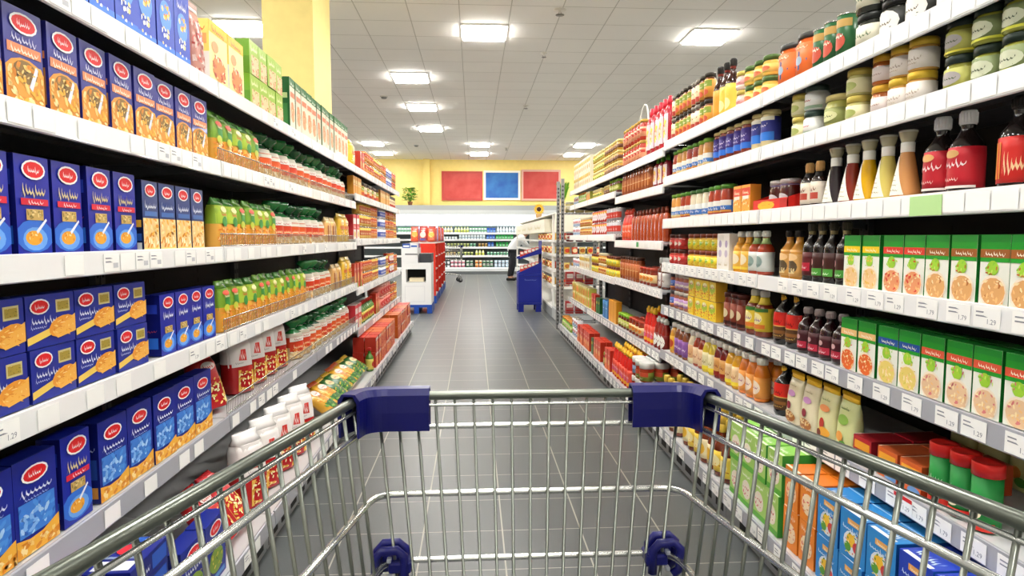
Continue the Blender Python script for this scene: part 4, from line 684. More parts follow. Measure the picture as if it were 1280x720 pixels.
# ------------------------------------------------------------------ stocking
LNAME = ['top', 'second', 'third', 'fourth', 'fifth', 'sixth', 'bottom']
CNT = {}; PLACED = [0]
def plural(k):
    w = k.replace('_', ' ')
    return w + ('es' if w.endswith(('x', 's')) else 's')
def row(side, lvl, z, y0, y1, protos, gap=.007, stack=1, rows=1, xoff=.02, tilt=0., mode='split', base=False, rot=2.2, lift=0., full=None, pitch=None, name=None, face=0.):
    sg = 1 if side == 'right' else -1
    xs = (BRX if sg > 0 else BLX) if base else (XR if sg > 0 else XL)
    if not isinstance(protos, (list, tuple)): protos = [protos]
    sname = name or f'{side} {lvl}-shelf'
    rr = random.Random(int(y0*1000)+int(z*100)+sg)
    y = y0; i = 0
    while True:
        if mode == 'split': p = protos[min(int((y-y0)/max(y1-y0, 1e-6)*len(protos)), len(protos)-1)]
        elif mode == 'pairs': p = protos[(i//2) % len(protos)]
        else: p = rr.choice(protos)
        w, d, h = p.size
        if y+w > y1+.004: break
        for r in range(rows):
            n_st = stack
            for k in range(n_st):
                hh = h
                if tilt: xd = sg*(d/2+.005); zz = z+.0015+math.sin(-tilt)*d/2
                else: xd = sg*(d/2+r*(d+.006)); zz = z+.003+k*(h+.0012)
                loc = (xs+sg*xoff+xd+sg*rr.uniform(0, .006), y+w/2+rr.uniform(-.0015, .0015), zz+lift)
                o = p.make(loc, (-PI/2 if sg > 0 else PI/2)+face+math.radians(rr.uniform(-rot, rot)), (y < 5.3 if full is None else full), tilt)
                key = (sname, p.desc, r, k); CNT[key] = CNT.get(key, 0)+1
                lay = '' if stack == 1 else 'upper' if k == stack-1 else 'lower' if k == 0 else 'middle' if stack == 3 else ordw(k+1)+'-layer'
                pre = ('' if rows == 1 else (('front' if r == 0 else ordw(r+1))+'-row'))
                pre = '-'.join(q for q in (lay, pre) if q); pre += ' ' if pre else ''
                tag(o, f'{p.desc}, {pre}{ordw(CNT[key])} from near end, {sname}', p.cat, f'{plural(p.kind)} on the {sname}')
                PLACED[0] += 1
        y += (pitch or w+gap); i += 1
# --- left
Lr = lambda lvl, z, *a, **k: row('left', lvl, z, *a, **k)
b_star, b_or, b_sw, b_cr, b_wd = box_star(), box_orange(), box_swirl(), box_cream(), box_wide()
b_sw2 = box_swirl('plain deep blue pasta box with swirl', False, .1, .19); b_win, b_ly, b_ti = box_window(), box_lying(), box_tilt()
z = LN[0]; Lr('top', z, 1.62, 2.36, b_star); Lr('top', z, 2.375, 2.47, red_clear_bag); Lr('top', z, 2.5, 2.9, yellow_box, gap=.012); Lr('top', z, 2.93, 3.5, lime_box, stack=2, gap=.006); Lr('top', z, 3.52, 5.2, green_cream_box, gap=.011)
Lr('top', LF[0], 5.3, 5.62, yellow_pack); Lr('top', LF[0], 5.65, 5.9, sachet_red, gap=.02); Lr('top', LF[0], 5.95, 8.25, [pulp_tin, gold_tin, pulp_tin, blue_tin, pulp_tin], stack=2, gap=.012)
z = LN[1]; Lr('second', z, 1.3, 2.44, b_or, gap=.01); Lr('second', z, 2.52, 3.1, [go_bag, go_bag2], mode='pairs'); Lr('second', z, 3.14, 5.1, [red_label_bag2, red_label_bag], mode='pairs', pitch=.15, face=-.45, xoff=.045)
Lr('second', LF[1], 5.3, 5.7, sachet_orange_s, gap=.012); Lr('second', LF[1], 5.74, 6.74, [spice_jar, spice_jar2], mode='pairs', gap=.008, rows=2); Lr('second', LF[1], 6.85, 8.2, [sachet_orange_s, spice_jar2], gap=.012)
z = LN[2]; Lr('third', z, 1.3, 1.93, b_sw, gap=.016); Lr('third', z, 1.95, 2.46, b_cr, gap=.012); Lr('third', z, 2.53, 3.28, [go_bag2, go_bag], mode='pairs'); Lr('third', z, 3.31, 4.35, [red_label_bag, red_label_bag2], mode='pairs', pitch=.15, face=-.45, xoff=.045); Lr('third', z, 4.37, 4.75, stick_bag); Lr('third', z, 4.78, 5.2, yellow_pack)
z = LF[2]; Lr('third', z, 5.29, 5.6, white_red_box, gap=.02); Lr('third', z, 5.64, 6.7, [gold_tin, pulp_tin], stack=3, gap=.012); Lr('third', z, 6.85, 7.5, [blue_tin, pulp_tin], stack=3, gap=.012); Lr('third', z, 7.55, 8.25, [pulp_tin, gold_tin], stack=3, gap=.012)
z = LN[3]; Lr('fourth', z, 1.28, 2.0, b_wd, stack=2, gap=.008); Lr('fourth', z, 2.03, 2.46, b_sw2, gap=.008); Lr('fourth', z, 2.53, 3.85, [go_bag, go_bag2], mode='pairs'); Lr('fourth', z, 3.92, 4.5, [red_label_bag, red_label_bag2], mode='pairs', pitch=.15, face=-.45, xoff=.045); Lr('fourth', z, 4.53, 4.85, stick_bag); Lr('fourth', z, 4.87, 5.22, yellow_pack)
z = LF[3]; Lr('fourth', z, 5.29, 5.72, red_carton, gap=.02); Lr('fourth', z, 5.76, 6.7, [pulp_tin, gold_tin], stack=2, gap=.012); Lr('fourth', z, 6.85, 7.5, [blue_tin, gold_tin], stack=2, gap=.012); Lr('fourth', z, 7.55, 8.25, [red_tin, pulp_tin], stack=2, gap=.012)
z = LN[4]; Lr('fifth', z, 1.09, 1.52, b_win, gap=.008); Lr('fifth', z, 1.53, 1.66, b_sw); Lr('fifth', z, 1.68, 2.4, b_win, gap=.008); Lr('fifth', z, 2.5, 2.78, red_yellow_bag, tilt=-.3, gap=.004, rot=3, face=-.35, pitch=.16, xoff=.045); Lr('fifth', z, 2.83, 3.62, white_top_bag, tilt=-.08, rot=4, face=-.5, pitch=.18, xoff=.05); Lr('fifth', z, 3.64, 5.18, [red_label_bag, red_label_bag2], mode='pairs', pitch=.15, face=-.45, xoff=.045)
z = LF[4]; Lr('fifth', z, 5.29, 5.6, white_red_box, gap=.03); Lr('fifth', z, 5.65, 6.35, green_sauce, gap=.02); Lr('fifth', z, 6.4, 6.7, red_carton, gap=.02); Lr('fifth', z, 6.85, 7.6, pink_tin, stack=2, gap=.015); Lr('fifth', z, 7.65, 8.2, [pulp_tin, gold_tin], stack=2, gap=.02)
z = LB; k = dict(base=True)
Lr('bottom', z, 1.1, 1.75, b_ly, stack=5, gap=.012, **k); Lr('bottom', z, 1.76, 2.1, b_ti, gap=.01, **k)
Lr('bottom', z, 2.13, 2.42, red_yellow_bag, tilt=-.6, gap=.006, rot=4, **k); Lr('bottom', z, 2.5, 3.62, white_top_tall, tilt=-.06, rot=4, face=-.5, pitch=.2, xoff=.06, **k)
Lr('bottom', z, 3.8, 5.1, [veg_bag, veg_bag2], mode='pairs', tilt=-.95, gap=.01, rot=7, **k); Lr('bottom', z, 5.15, 5.24, green_sauce, **k); Lr('bottom', z, 5.3, 6.74, [red_brick, orange_brick], mode='pairs', gap=.012, stack=2, rows=2, **k); Lr('bottom', z, 6.85, 8.2, [orange_brick, red_brick], mode='pairs', stack=2, gap=.02, rows=2, **k)
# --- right
Rr = lambda lvl, z, *a, **k: row('right', lvl, z, *a, **k)
z = RN[0]; Rr('top', z, 1.36, 1.98, olive_jar, stack=2); Rr('top', z, 1.97, 2.09, label_jar, stack=2); Rr('top', z, 2.1, 2.33, herb_can); Rr('top', z, 2.335, 2.615, orange_jar); Rr('top', z, 2.66, 3.05, [pink_jar2, pink_jar], stack=2, gap=.01); Rr('top', z, 3.07, 3.32, [tall_dark, tall_dark2], gap=.006); Rr('top', z, 3.36, 3.98, [spice_jar, spice_jar2, spice_jar], mode='pairs', stack=2)
z = R3[0]; Rr('top', z, 4.05, 4.65, yellow_star_ketchup, gap=.005); Rr('top', z, 4.68, 5.36, red_jar, gap=.01, stack=2)
z = RF[0]; Rr('top', z, 5.43, 6.65, [brown_small, yellow_small], stack=3, gap=.012); Rr('top', z, 6.72, 7.9, white_pack, gap=.02, stack=2)
z = RN[1]; Rr('second', z, 1.3, 1.72, [pickle_jar2, pickle_jar], stack=2, gap=.006); Rr('second', z, 1.73, 2.0, [honey_jar, amber_jar], stack=2, gap=.005); Rr('second', z, 2.02, 2.12, gherkin_jar, stack=2); Rr('second', z, 2.14, 2.27, gherkin_big); Rr('second', z, 2.29, 2.55, [onion_jar, gherkin_jar, onion_jar], stack=2)
Rr('second', z, 2.66, 2.84, blue_jar, gap=.01); Rr('second', z, 2.86, 3.3, purple_jar, gap=.008); Rr('second', z, 3.34, 3.98, [green_lid_jar, green_lid_jar2], mode='pairs')
z = R3[1]; Rr('second', z, 4.06, 4.4, green_cap_bottle, gap=.02); Rr('second', z, 4.44, 5.36, tall_brown, gap=.012)
z = RF[1]; Rr('second', z, 5.43, 6.1, [spread_green, brown_small], gap=.012); Rr('second', z, 6.14, 6.66, yellow_small, gap=.015); Rr('second', z, 6.72, 7.0, yellow_tin, gap=.02); Rr('second', z, 7.05, 7.9, [green_tub, pale_tin], gap=.02)
z = RN[2]; Rr('third', z, 1.3, 1.54, soy_gold); Rr('third', z, 1.55, 1.76, soy_bottle, gap=.005)
y = 1.775
for c in cones: Rr('third', z, y, y+.087, c); y += .092
Rr('third', z, 2.24, 2.42, tan_bottle, gap=.01)
z = RN[2]; Rr('third', z, 2.79, 3.05, orange_pack, gap=.006); Rr('third', z, 3.08, 3.98, [green_lid_jar2, cream_lid_jar, green_lid_jar2, green_lid_jar], mode='split')
z = R3[2]; Rr('third', z, 4.06, 4.98, oval_bottle, gap=.008); Rr('third', z, 5.0, 5.36, big_red, gap=.01)
z = RF[2]; Rr('third', z, 5.43, 6.65, [grey_tin, red_tin, red_tin], stack=2, gap=.012); Rr('third', z, 6.72, 7.9, [amber_tin, pale_tin], stack=2, gap=.015)
z = RN[3]; Rr('fourth', z, 1.3, 1.66, rice_b, gap=.006); Rr('fourth', z, 1.665, 1.86, rice_r, gap=.006); Rr('fourth', z, 1.865, 2.05, rice_y, gap=.006)
Rr('fourth', z, 2.06, 2.35, [black_bottle2, black_bottle], gap=.008); Rr('fourth', z, 2.37, 2.6, honey_bottle); Rr('fourth', z, 2.66, 2.82, chili_bottle, gap=.006); Rr('fourth', z, 2.83, 2.98, orange_bottle, gap=.006); Rr('fourth', z, 3.0, 3.17, white_box, gap=.008); Rr('fourth', z, 3.19, 3.7, yellow_jar, stack=2); Rr('fourth', z, 3.72, 3.98, red_small, stack=2)
z = R3[3]; Rr('fourth', z, 4.06, 4.3, dark_white_cap, gap=.01, rows=2); Rr('fourth', z, 4.33, 4.7, spread_red, stack=1, gap=.01, rows=2); Rr('fourth', z, 4.73, 5.36, tall_brown, gap=.012)
z = RF[3]; Rr('fourth', z, 5.43, 6.65, [yellow_jar, amber_tin, yellow_jar], stack=2, gap=.012); Rr('fourth', z, 6.72, 7.9, [white_pack, pale_tin], stack=1, gap=.02)
z = RN[4]; Rr('fifth', z, 1.3, 1.665, soup_r, gap=.006, rows=2); Rr('fifth', z, 1.67, 1.86, soup_b, gap=.006, rows=2); Rr('fifth', z, 1.865, 2.05, soup_y, gap=.006, rows=2)
Rr('fifth', z, 2.06, 2.36, plum_bottle, gap=.006); Rr('fifth', z, 2.38, 2.58, red_disc_bottle, gap=.012); Rr('fifth', z, 2.66, 2.84, yellow_label_bottle, gap=.006); Rr('fifth', z, 2.86, 3.14, tube_red, gap=.005); Rr('fifth', z, 3.16, 3.6, yellow_packet, stack=2, gap=.006); Rr('fifth', z, 3.62, 3.98, [lilac_small, blue_small], stack=2, gap=.006)
z = R3[4]; Rr('fifth', z, 4.06, 4.3, round_ketchup, gap=.008); Rr('fifth', z, 4.32, 4.6, slim_ketchup, gap=.006, rows=2); Rr('fifth', z, 4.63, 5.0, spread_red, gap=.01, rows=2); Rr('fifth', z, 5.02, 5.36, spread_green, gap=.01)
z = RF[4]; Rr('fifth', z, 5.43, 5.75, sachet_orange, gap=.012); Rr('fifth', z, 5.78, 6.1, sachet_blue, gap=.015); Rr('fifth', z, 6.15, 6.33, sachet_green, gap=.01); Rr('fifth', z, 6.36, 6.66, sachet_red, gap=.02); Rr('fifth', z, 6.72, 7.9, yellow_tin, stack=2, gap=.03)
z = RN[5]; Rr('sixth', z, 1.42, 1.645, cheese_tube, gap=.008); Rr('sixth', z, 1.62, 1.96, cream_pouch3, xoff=.33, name='right sixth-shelf rear'); Rr('sixth', z, 1.64, 1.85, flat_box_o, gap=.012, rows=2); Rr('sixth', z, 1.86, 1.96, flat_box_r, rows=2); Rr('sixth', z, 1.97, 2.085, cream_pouch3); Rr('sixth', z, 2.09, 2.2, cream_pouch2); Rr('sixth', z, 2.2, 2.43, cream_pouch, gap=.008)
Rr('sixth', z, 2.45, 2.62, red_disc_bottle, gap=-.006, pitch=.09); Rr('sixth', z, 2.66, 3.6, minis, gap=.006, rows=2); Rr('sixth', z, 3.62, 3.98, mini_x[::-1], gap=.006, rows=2)
z = RB; k = dict(base=True)
Rr('bottom', z, 1.15, 1.53, blue_b, stack=2, gap=.01, rows=2, **k); Rr('bottom', z, 1.54, 1.92, blue_a, stack=2, gap=.01, rows=2, **k); Rr('bottom', z, 1.93, 2.14, orange_b, stack=2, gap=.008, rows=2, **k); Rr('bottom', z, 2.16, 2.6, green_b, stack=2, gap=.008, rows=2, **k)
Rr('bottom', z, 2.66, 3.3, [beer, beer2], mode='pairs', gap=.01, rows=3, **k); Rr('bottom', z, 3.33, 3.98, [beer2, spread_red], gap=.012, rows=2, **k)
Rr('bottom', z, 4.05, 4.4, [white_cap_jar, blue_label_jar], gap=.008, rows=3, stack=2, **k); Rr('bottom', z, 4.43, 5.0, slim_ketchup, gap=.01, rows=3, **k); Rr('bottom', z, 5.02, 5.36, [sachet_red, spread_green], gap=.01, rows=2, **k)
Rr('bottom', z, 5.43, 5.75, sachet_red, gap=.012, rows=2, **k); Rr('bottom', z, 5.78, 5.9, sachet_green, **k); Rr('bottom', z, 5.95, 6.64, sachet_red, gap=.02, rows=2, **k); Rr('bottom', z, 6.72, 7.1, pale_tin, gap=.03, stack=2, **k); Rr('bottom', z, 7.12, 7.9, green_tub, gap=.02, **k)
# red cardboard tray holding four cherry jars
tr = empty('display_tray', (XR+.04, 2.61, RN[2]+.001), -PI/2); red = M('#d8251c', .45)
b = MB(); b.box(-.155, .155, -.01, .2, 0, .003, red); b.box(-.155, .155, -.013, -.01, 0, .05, red); b.box(-.155, .155, .2, .203, 0, .12, red)
for x in (-.155, .152): b.idx([(x+a, y, zz) for a in (0, .003) for y, zz in ((-.013, 0), (.203, 0), (.203, .12), (-.013, .05))], [(0, 1, 2, 3), (7, 6, 5, 4), (0, 4, 5, 1), (1, 5, 6, 2), (2, 6, 7, 3), (3, 7, 4, 0)], red)
b.build('tray', tr)
b = MB(); art(b, lambda u, v, e: (-.155+u*.31, -.013-e, v*.05), [('e', .4, .5, .25, .36, '#e6b828'), ('p', .15, .15, .75, .85, ['#5aa02c', '#f0c83a', '#e8902c'], 12, 3), ('r', .8, .1, .98, .9, '#c01c18')]); b.build('fruit_print', tr)
tag(tr, 'red cardboard tray with fruit print holding dark cherry jars', 'tray')
for i, (dy, dx) in enumerate(((.09, 0), (-.0, 0), (.09, .1), (-.0, .1))):
    o = jam_jar.make((XR+.042+.052+dx, 2.61+dy-.045, RN[2]+.0055), -PI/2)
    tag(o, f'dark cherry jar with lilac lid, {("front far", "front near", "back far", "back near")[i]} one in the red tray', 'jar', 'cherry jars in the red tray')
hoop = MB(); hoop.tube([(1.36+.02*math.sin(i*PI/12), 5.17+.17*math.cos(i*PI/12), 1.955+.34*math.sin(i*PI/12)) for i in range(13)], .006, M('#e8e6e2', .3), 8); hoop.tube([(1.36, 5.34, 1.955), (1.36, 5.34, 1.802)], .006, M('#e8e6e2', .3), 8); hoop.tube([(1.36, 5.0, 1.955), (1.36, 5.0, 1.802)], .006, M('#e8e6e2', .3), 8)
tag(hoop.build('wire_hoop'), 'thin white wire hoop arching above the right top shelf', 'hoop')
# ------------------------------------------------------------------ shopping cart
wire_m = M('#7d817a', .32, .85); rim_m = M('#6f746c', .3, .85); blue_p = M('#090c5c', .4, coat=.05); chrome = M('#c9ccca', .22, .9); rubber = M('#2a2b2d', .6)
def arc_path(pts, rad, n=5):
    """polyline with rounded corners"""
    P = [Vector(p) for p in pts]; out = [P[0]]
    for a, b, c in zip(P, P[1:], P[2:]):
        u, v = (a-b).normalized(), (c-b).normalized()
        s, e = b+u*rad, b+v*rad
        for i in range(n+1):
            t = i/n; out.append(s*(1-t)**2+b*2*t*(1-t)+e*t*t)
    return out+[P[-1]]
cart = empty('shopping_cart', (.08, .4, 0)); O = Vector((.08, .4, 0))
YF = .885; CX = .08
RIMZ = lambda y: 1.01+.045*(YF-y)/YF
def lx(y): return -.155-(.145)*(YF-y)/YF-(.03*(YF-y)/YF*max(0, 1-(YF-y)))
def rx(y): return .313+(.12)*(YF-y)/YF
YB = -.03
def tap(z): return 1-.42*(1.01-z)                                            # basket narrows downwards
def U(z_off, rad, yf=YF, inset=0.):
    """u shaped run: left side, front, right side"""
    def pt(x, y): 
        z = RIMZ(y)-z_off; k = 1-.42*z_off
        return Vector((CX+(x-CX)*k, y-(0 if y > .8 else 0), z))-O
    return arc_path([pt(lx(YB)+inset, YB), pt(lx(YF)+inset, yf), pt(rx(YF)-inset, yf), pt(rx(YB)-inset, YB)], rad)
b = MB(); b.tube(U(0, .045), .0066, rim_m, 12); b.tube(U(.0135, .045), .0026, chrome, 8); b.build('basket_rim', cart)
for zo, r, nm in ((.047, .0042, 'upper_bar'), (.145, .0048, 'middle_bar'), (.243, .0046, 'lower_bar'), (.39, .0046, 'floor_bar')):
    b = MB(); b.tube(U(zo, .035, YF+.012), r, chrome, 8); b.build(nm, cart)
b = MB(); n = 17
for i in range(n):
    x = lx(YF)+.02+(rx(YF)-lx(YF)-.04)*i/(n-1); xb = CX+(x-CX)*(1-.42*.39)
    b.tube([Vector((x, YF, 1.01))-O, Vector((xb, YF, 1.01-.395))-O, Vector((xb, YF-.03, 1.01-.405))-O, Vector((xb, YB+.1, 1.03-.39))-O], .0024, wire_m, 6)
b.build('front_wire_grille', cart)
for f, nm in ((lx, 'side_wire_grille'), (rx, 'side_wire_grille')):
    b = MB(); n = 24
    for i in range(n):
        y = YF-.035-.034*i
        x = f(y); xb = CX+(x-CX)*(1-.42*.39)
        b.tube([Vector((x, y, RIMZ(y)))-O, Vector((xb, y, RIMZ(y)-.395))-O], .0025, wire_m, 6)
    b.build(nm, cart)
b = MB()
for i in range(12):
    y = YF-.04-.07*i
    b.tube([Vector((CX+(lx(y)-CX)*.836, y, RIMZ(y)-.395))-O, Vector((CX+(rx(y)-CX)*.836, y, RIMZ(y)-.395))-O], .0028, wire_m, 6)
b.build('basket_floor', cart)
# blue corner sleeves wrapped round the rim
def sleeve(x_in, fn, s):
    b = MB(); xo = fn(YF); 
    side_y = YF-.05
    path = arc_path([Vector((x_in, YF-.001, 1.01)), Vector((xo, YF-.001, 1.01)), Vector((fn(side_y), side_y, RIMZ(side_y)))], .036, 7)
    path = [p-O for p in path]
    prof = [(.014, -.046), (.0155, -.02), (.015, .004), (.009, .0125), (-.009, .0125), (-.015, .004), (-.0155, -.02), (-.014, -.046), (-.011, -.046), (-.011, 0.), (-.006, .0095), (.006, .0095), (.011, 0), (.011, -.046)]
    b.sweep(path, prof, blue_p, True, False)
    q = b.build('corner_sleeve', cart, weld=True); q['label'] = 'blue plastic corner sleeve'
sleeve(-.062, lx, -1); sleeve(.222, rx, 1)
# blue hooked bumpers low on the front corners
def bumper(x, s):
    b = MB(); yb = YF+.004; z = .768
    ring = [(-.02, -.022), (-.02, .012), (-.011, .022), (.01, .023), (.02, .014), (.02, -.016), (.009, -.024)]
    b.tube([Vector((x+a, yb-.012, z+c))-O for a, c in ring], .0068, blue_p, 8)
    b.tube([Vector((x+a, yb+.012, z+c))-O for a, c in ring], .0068, blue_p, 8)
    b.bbox_bevel(x-.02-O.x, x+.02-O.x, yb+.012-O.y, yb+.018-O.y, z-.022, z+.02, M('#0d1166', .4), .003)
    b.bbox_bevel(x-.014*s-.016-O.x, x-.014*s+.016-O.x, yb-.016-O.y, yb+.016-O.y, z-.01, z+.006, blue_p, .003)
    for dz in (-.012, .012): b.lathe([(.0001, 0), (.004, 0), (.004, .0)], M('#b8bcc8', .3, .6), 8) if 0 else b.bbox_bevel(x-.003-O.x, x+.003-O.x, yb-.022-O.y, yb-.012-O.y, z+dz-.003, z+dz+.003, M('#b8bcc8', .3, .6), .0012)
    q = b.build('corner_bumper', cart); q['label'] = 'blue plastic hooked bumper'
bumper(-.12, -1); bumper(.276, 1)
b = MB(); b.tube([Vector((lx(YB), YB-.02, 1.06))-O, Vector((rx(YB), YB-.02, 1.06))-O], .014, blue_p, 12); b.build('handle', cart)
b = MB()
for fn, s in ((lx, 1), (rx, -1)):
    xb = CX+(fn(.1)-CX)*.84; xf = CX+(fn(YF)-CX)*.8
    b.tube([Vector((fn(YB), YB, 1.055))-O, Vector((xb, YB+.06, .66))-O, Vector((xb, YB+.12, .3))-O, Vector((xf, YF-.08, .2))-O, Vector((xf, YF-.03, .14))-O], .011, chrome, 10)
    b.tube([Vector((xb, YB+.12, .3))-O, Vector((xb, YB+.02, .14))-O], .011, chrome, 10)
b.tube([Vector((CX+(lx(YF)-CX)*.8, YF-.08, .2))-O, Vector((CX+(rx(YF)-CX)*.8, YF-.08, .2))-O], .009, chrome, 10)
b.build('chassis', cart)
for fn in (lx, rx):
    for y, k in ((YF-.03, .8), (YB+.02, .84)):
        x = CX+(fn(.1 if y < .5 else YF)-CX)*k
        w_ = MB(); 
        w_.lathe([(.02, -.014), (.06, -.013), (.064, -.006), (.064, .006), (.06, .013), (.02, .014)], rubber, 20)
        w_.v = [tuple(Vector((x, y-.03, .066))-O+Vector((c, a, bb))) for a, bb, c in w_.v]; q = w_.build('caster_wheel', cart)
        f = MB()
        for s in (-1, 1): f.bbox_bevel(x+s*.019-.002-O.x, x+s*.019+.002-O.x, y-.045-O.y, y+.012-O.y, .055, .145, chrome, .001)
        f.bbox_bevel(x-.02-O.x, x+.02-O.x, y-.02-O.y, y+.014-O.y, .138, .146, chrome, .002); f.build('fork', q)
tag(cart, 'chrome wire shopping cart with blue corner sleeves in the aisle', 'shopping cart')
c2 = copy_tree(cart); c2.location = (-.82, 17.7, 0); c2.rotation_euler = (0, 0, math.radians(-80)); tag(c2, 'distant wire shopping cart parked beyond the red displays', 'shopping cart')

# ------------------------------------------------------------------ pictures and back wall
def painting(x0, x1, z0, z1, base, alt, frame, label):
    t = empty('painting', ((x0+x1)/2, Y1-.002, z0)); W = (x1-x0)/2; Hh = z1-z0; fw = .07
    m = bpy.data.materials.new('paint_'+base.lstrip('#')); m.use_nodes = True; nt = m.node_tree; bs = nt.nodes['Principled BSDF']; bs.inputs['Roughness'].default_value = .7
    tc = nt.nodes.new('ShaderNodeTexCoord'); nz = nt.nodes.new('ShaderNodeTexNoise'); nz.inputs['Scale'].default_value = 2.6; nz.inputs['Detail'].default_value = 7; cr = nt.nodes.new('ShaderNodeValToRGB')
    cr.color_ramp.elements[0].position = .35; cr.color_ramp.elements[0].color = lin(base); cr.color_ramp.elements[1].position = .7; cr.color_ramp.elements[1].color = lin(alt)
    nt.links.new(tc.outputs['Object'], nz.inputs['Vector']); nt.links.new(nz.outputs['Fac'], cr.inputs['Fac']); nt.links.new(cr.outputs['Color'], bs.inputs['Base Color'])
    b = MB(); b.box(-W+fw, W-fw, -.03, 0, fw, Hh-fw, m); b.build('canvas', t)
    b = MB(); fm = M(frame, .5)
    for a in ((-W, W, 0, fw), (-W, W, Hh-fw, Hh), (-W, -W+fw, fw, Hh-fw), (W-fw, W, fw, Hh-fw)): b.box(a[0], a[1], -.05, 0, a[2], a[3], fm)
    b.build('frame', t); tag(t, label, 'picture')
painting(-1.1, .32, 2.52, 3.53, '#b83c38', '#c9574e', '#b8463f', 'red abstract canvas on the yellow wall above the cooler, leftmost')
painting(.36, 1.64, 2.54, 3.56, '#2358a4', '#3a7cba', '#f4f0e4', 'blue abstract canvas in a white frame between the red ones')
painting(1.68, 3.06, 2.52, 3.6, '#b83c38', '#c4524a', '#d8a898', 'red abstract canvas on the yellow wall, rightmost of three')

# ------------------------------------------------------------------ refrigerated dairy wall
CY = 21.5
dc = empty('dairy_cooler', (0, CY, 0)); cw = M('#eff3f4', .35); cg = M('#a8acac', .35, .3); cd = M('#5a5e60', .5)
xa, xb = -5.6, 5.6
b = MB(); b.box(xa, xb, .02, 1.06, 0, .095, M('#6c7072', .5)); b.build('plinth', dc)
b = MB(); b.idx([(x, y, z) for x in (xa, xb) for y, z in ((.0, .1), (.0, .19), (.03, .23), (.07, .23), (.07, .2), (.9, .2), (.9, .1))], [(0, 1, 2, 3, 4, 5, 6), (13, 12, 11, 10, 9, 8, 7)]+[(i, 7+i, 7+(i+1) % 7, (i+1) % 7) for i in range(7)], M('#d6dadb', .35)); b.build('tub', dc, weld=True)
b = MB(); b.box(xa, xb, .9, 1.06, .17, 2.3, M('#6f7a7c', .5)); b.build('back_panel', dc)
b = MB(); b.box(xa, xb, -.05, 1.06, 2.14, 2.3, cg); b.box(xa, xb, -.06, .02, 2.0, 2.14, M('#c9cdcd', .3, .4)); b.build('canopy', dc)
b = MB(); b.box(xa, xb, .03, .2, 1.66, 2.0, emit('cooler_header_glow', (.93, .98, 1, 1), 1.15)); 
for x in range(-4, 6): b.box(x*1.12-.005, x*1.12+.005, .026, .03, 1.66, 2.0, M('#b8c4c8', .5))
b.build('lit_header', dc)
b = MB(); b.box(xa, xb, .22, .27, 1.64, 1.66, emit('cooler_tube_glow', (.93, .98, 1, 1), 7.)); b.build('light_tube', dc)
SZ = [1.39, 1.17, .91, .62]
for i, z in enumerate(SZ):
    b = MB(); b.box(xa, xb, .3-.04*i, .9, z-.03, z, cw); b.box(xa, xb, .285-.04*i, .3-.04*i, z-.05, z+.012, M('#f4f6f6', .3)); b.build('shelf', dc)
tag(dc, 'long white refrigerated dairy wall below the pictures', 'cooler')
def dairy(kind, cat, r, h, fill, lid, lab, shape='bottle'):
    b = MB()
    if shape == 'bottle': b.lathe([(r*.95, 0), (r, .01), (r, h*.62), (r*.45, h*.82), (r*.45, h*.9)], M(fill, .35), 8); b.lathe([(r*.52, h*.88), (r*.52, h), (.0001, h)], M(lid, .35), 8); b.lathe([(r*1.02, h*.12), (r*1.02, h*.5)], M(lab, .4), 8)
    elif shape == 'cup': b.lathe([(r*.8, 0), (r, h*.94)], M(fill, .35), 8); b.lathe([(r*1.05, h*.93), (r*1.05, h), (.0001, h)], M(lid, .35), 8); b.lathe([(r*.9, h*.25), (r*.98, h*.75)], M(lab, .4), 8)
    else: 
        b.box(-r, r, -r, r, 0, h*.8, M(fill, .35)); b.box(-r*1.01, r*1.01, -r*1.01, r*1.01, h*.2, h*.55, M(lab, .35)); b.idx([(-r, -r, h*.8), (r, -r, h*.8), (r, r, h*.8), (-r, r, h*.8), (-r, -.004, h*.95), (r, -.004, h*.95), (r, .004, h*.95), (-r, .004, h*.95)], [(0, 1, 5, 4), (2, 3, 7, 6), (1, 2, 6, 5), (3, 0, 4, 7), (4, 5, 6, 7)], M(lid, .35)); b.box(-r, r, -.004, .004, h*.95, h, M(lid, .35))
    return (kind, cat, b.mesh(kind), r)
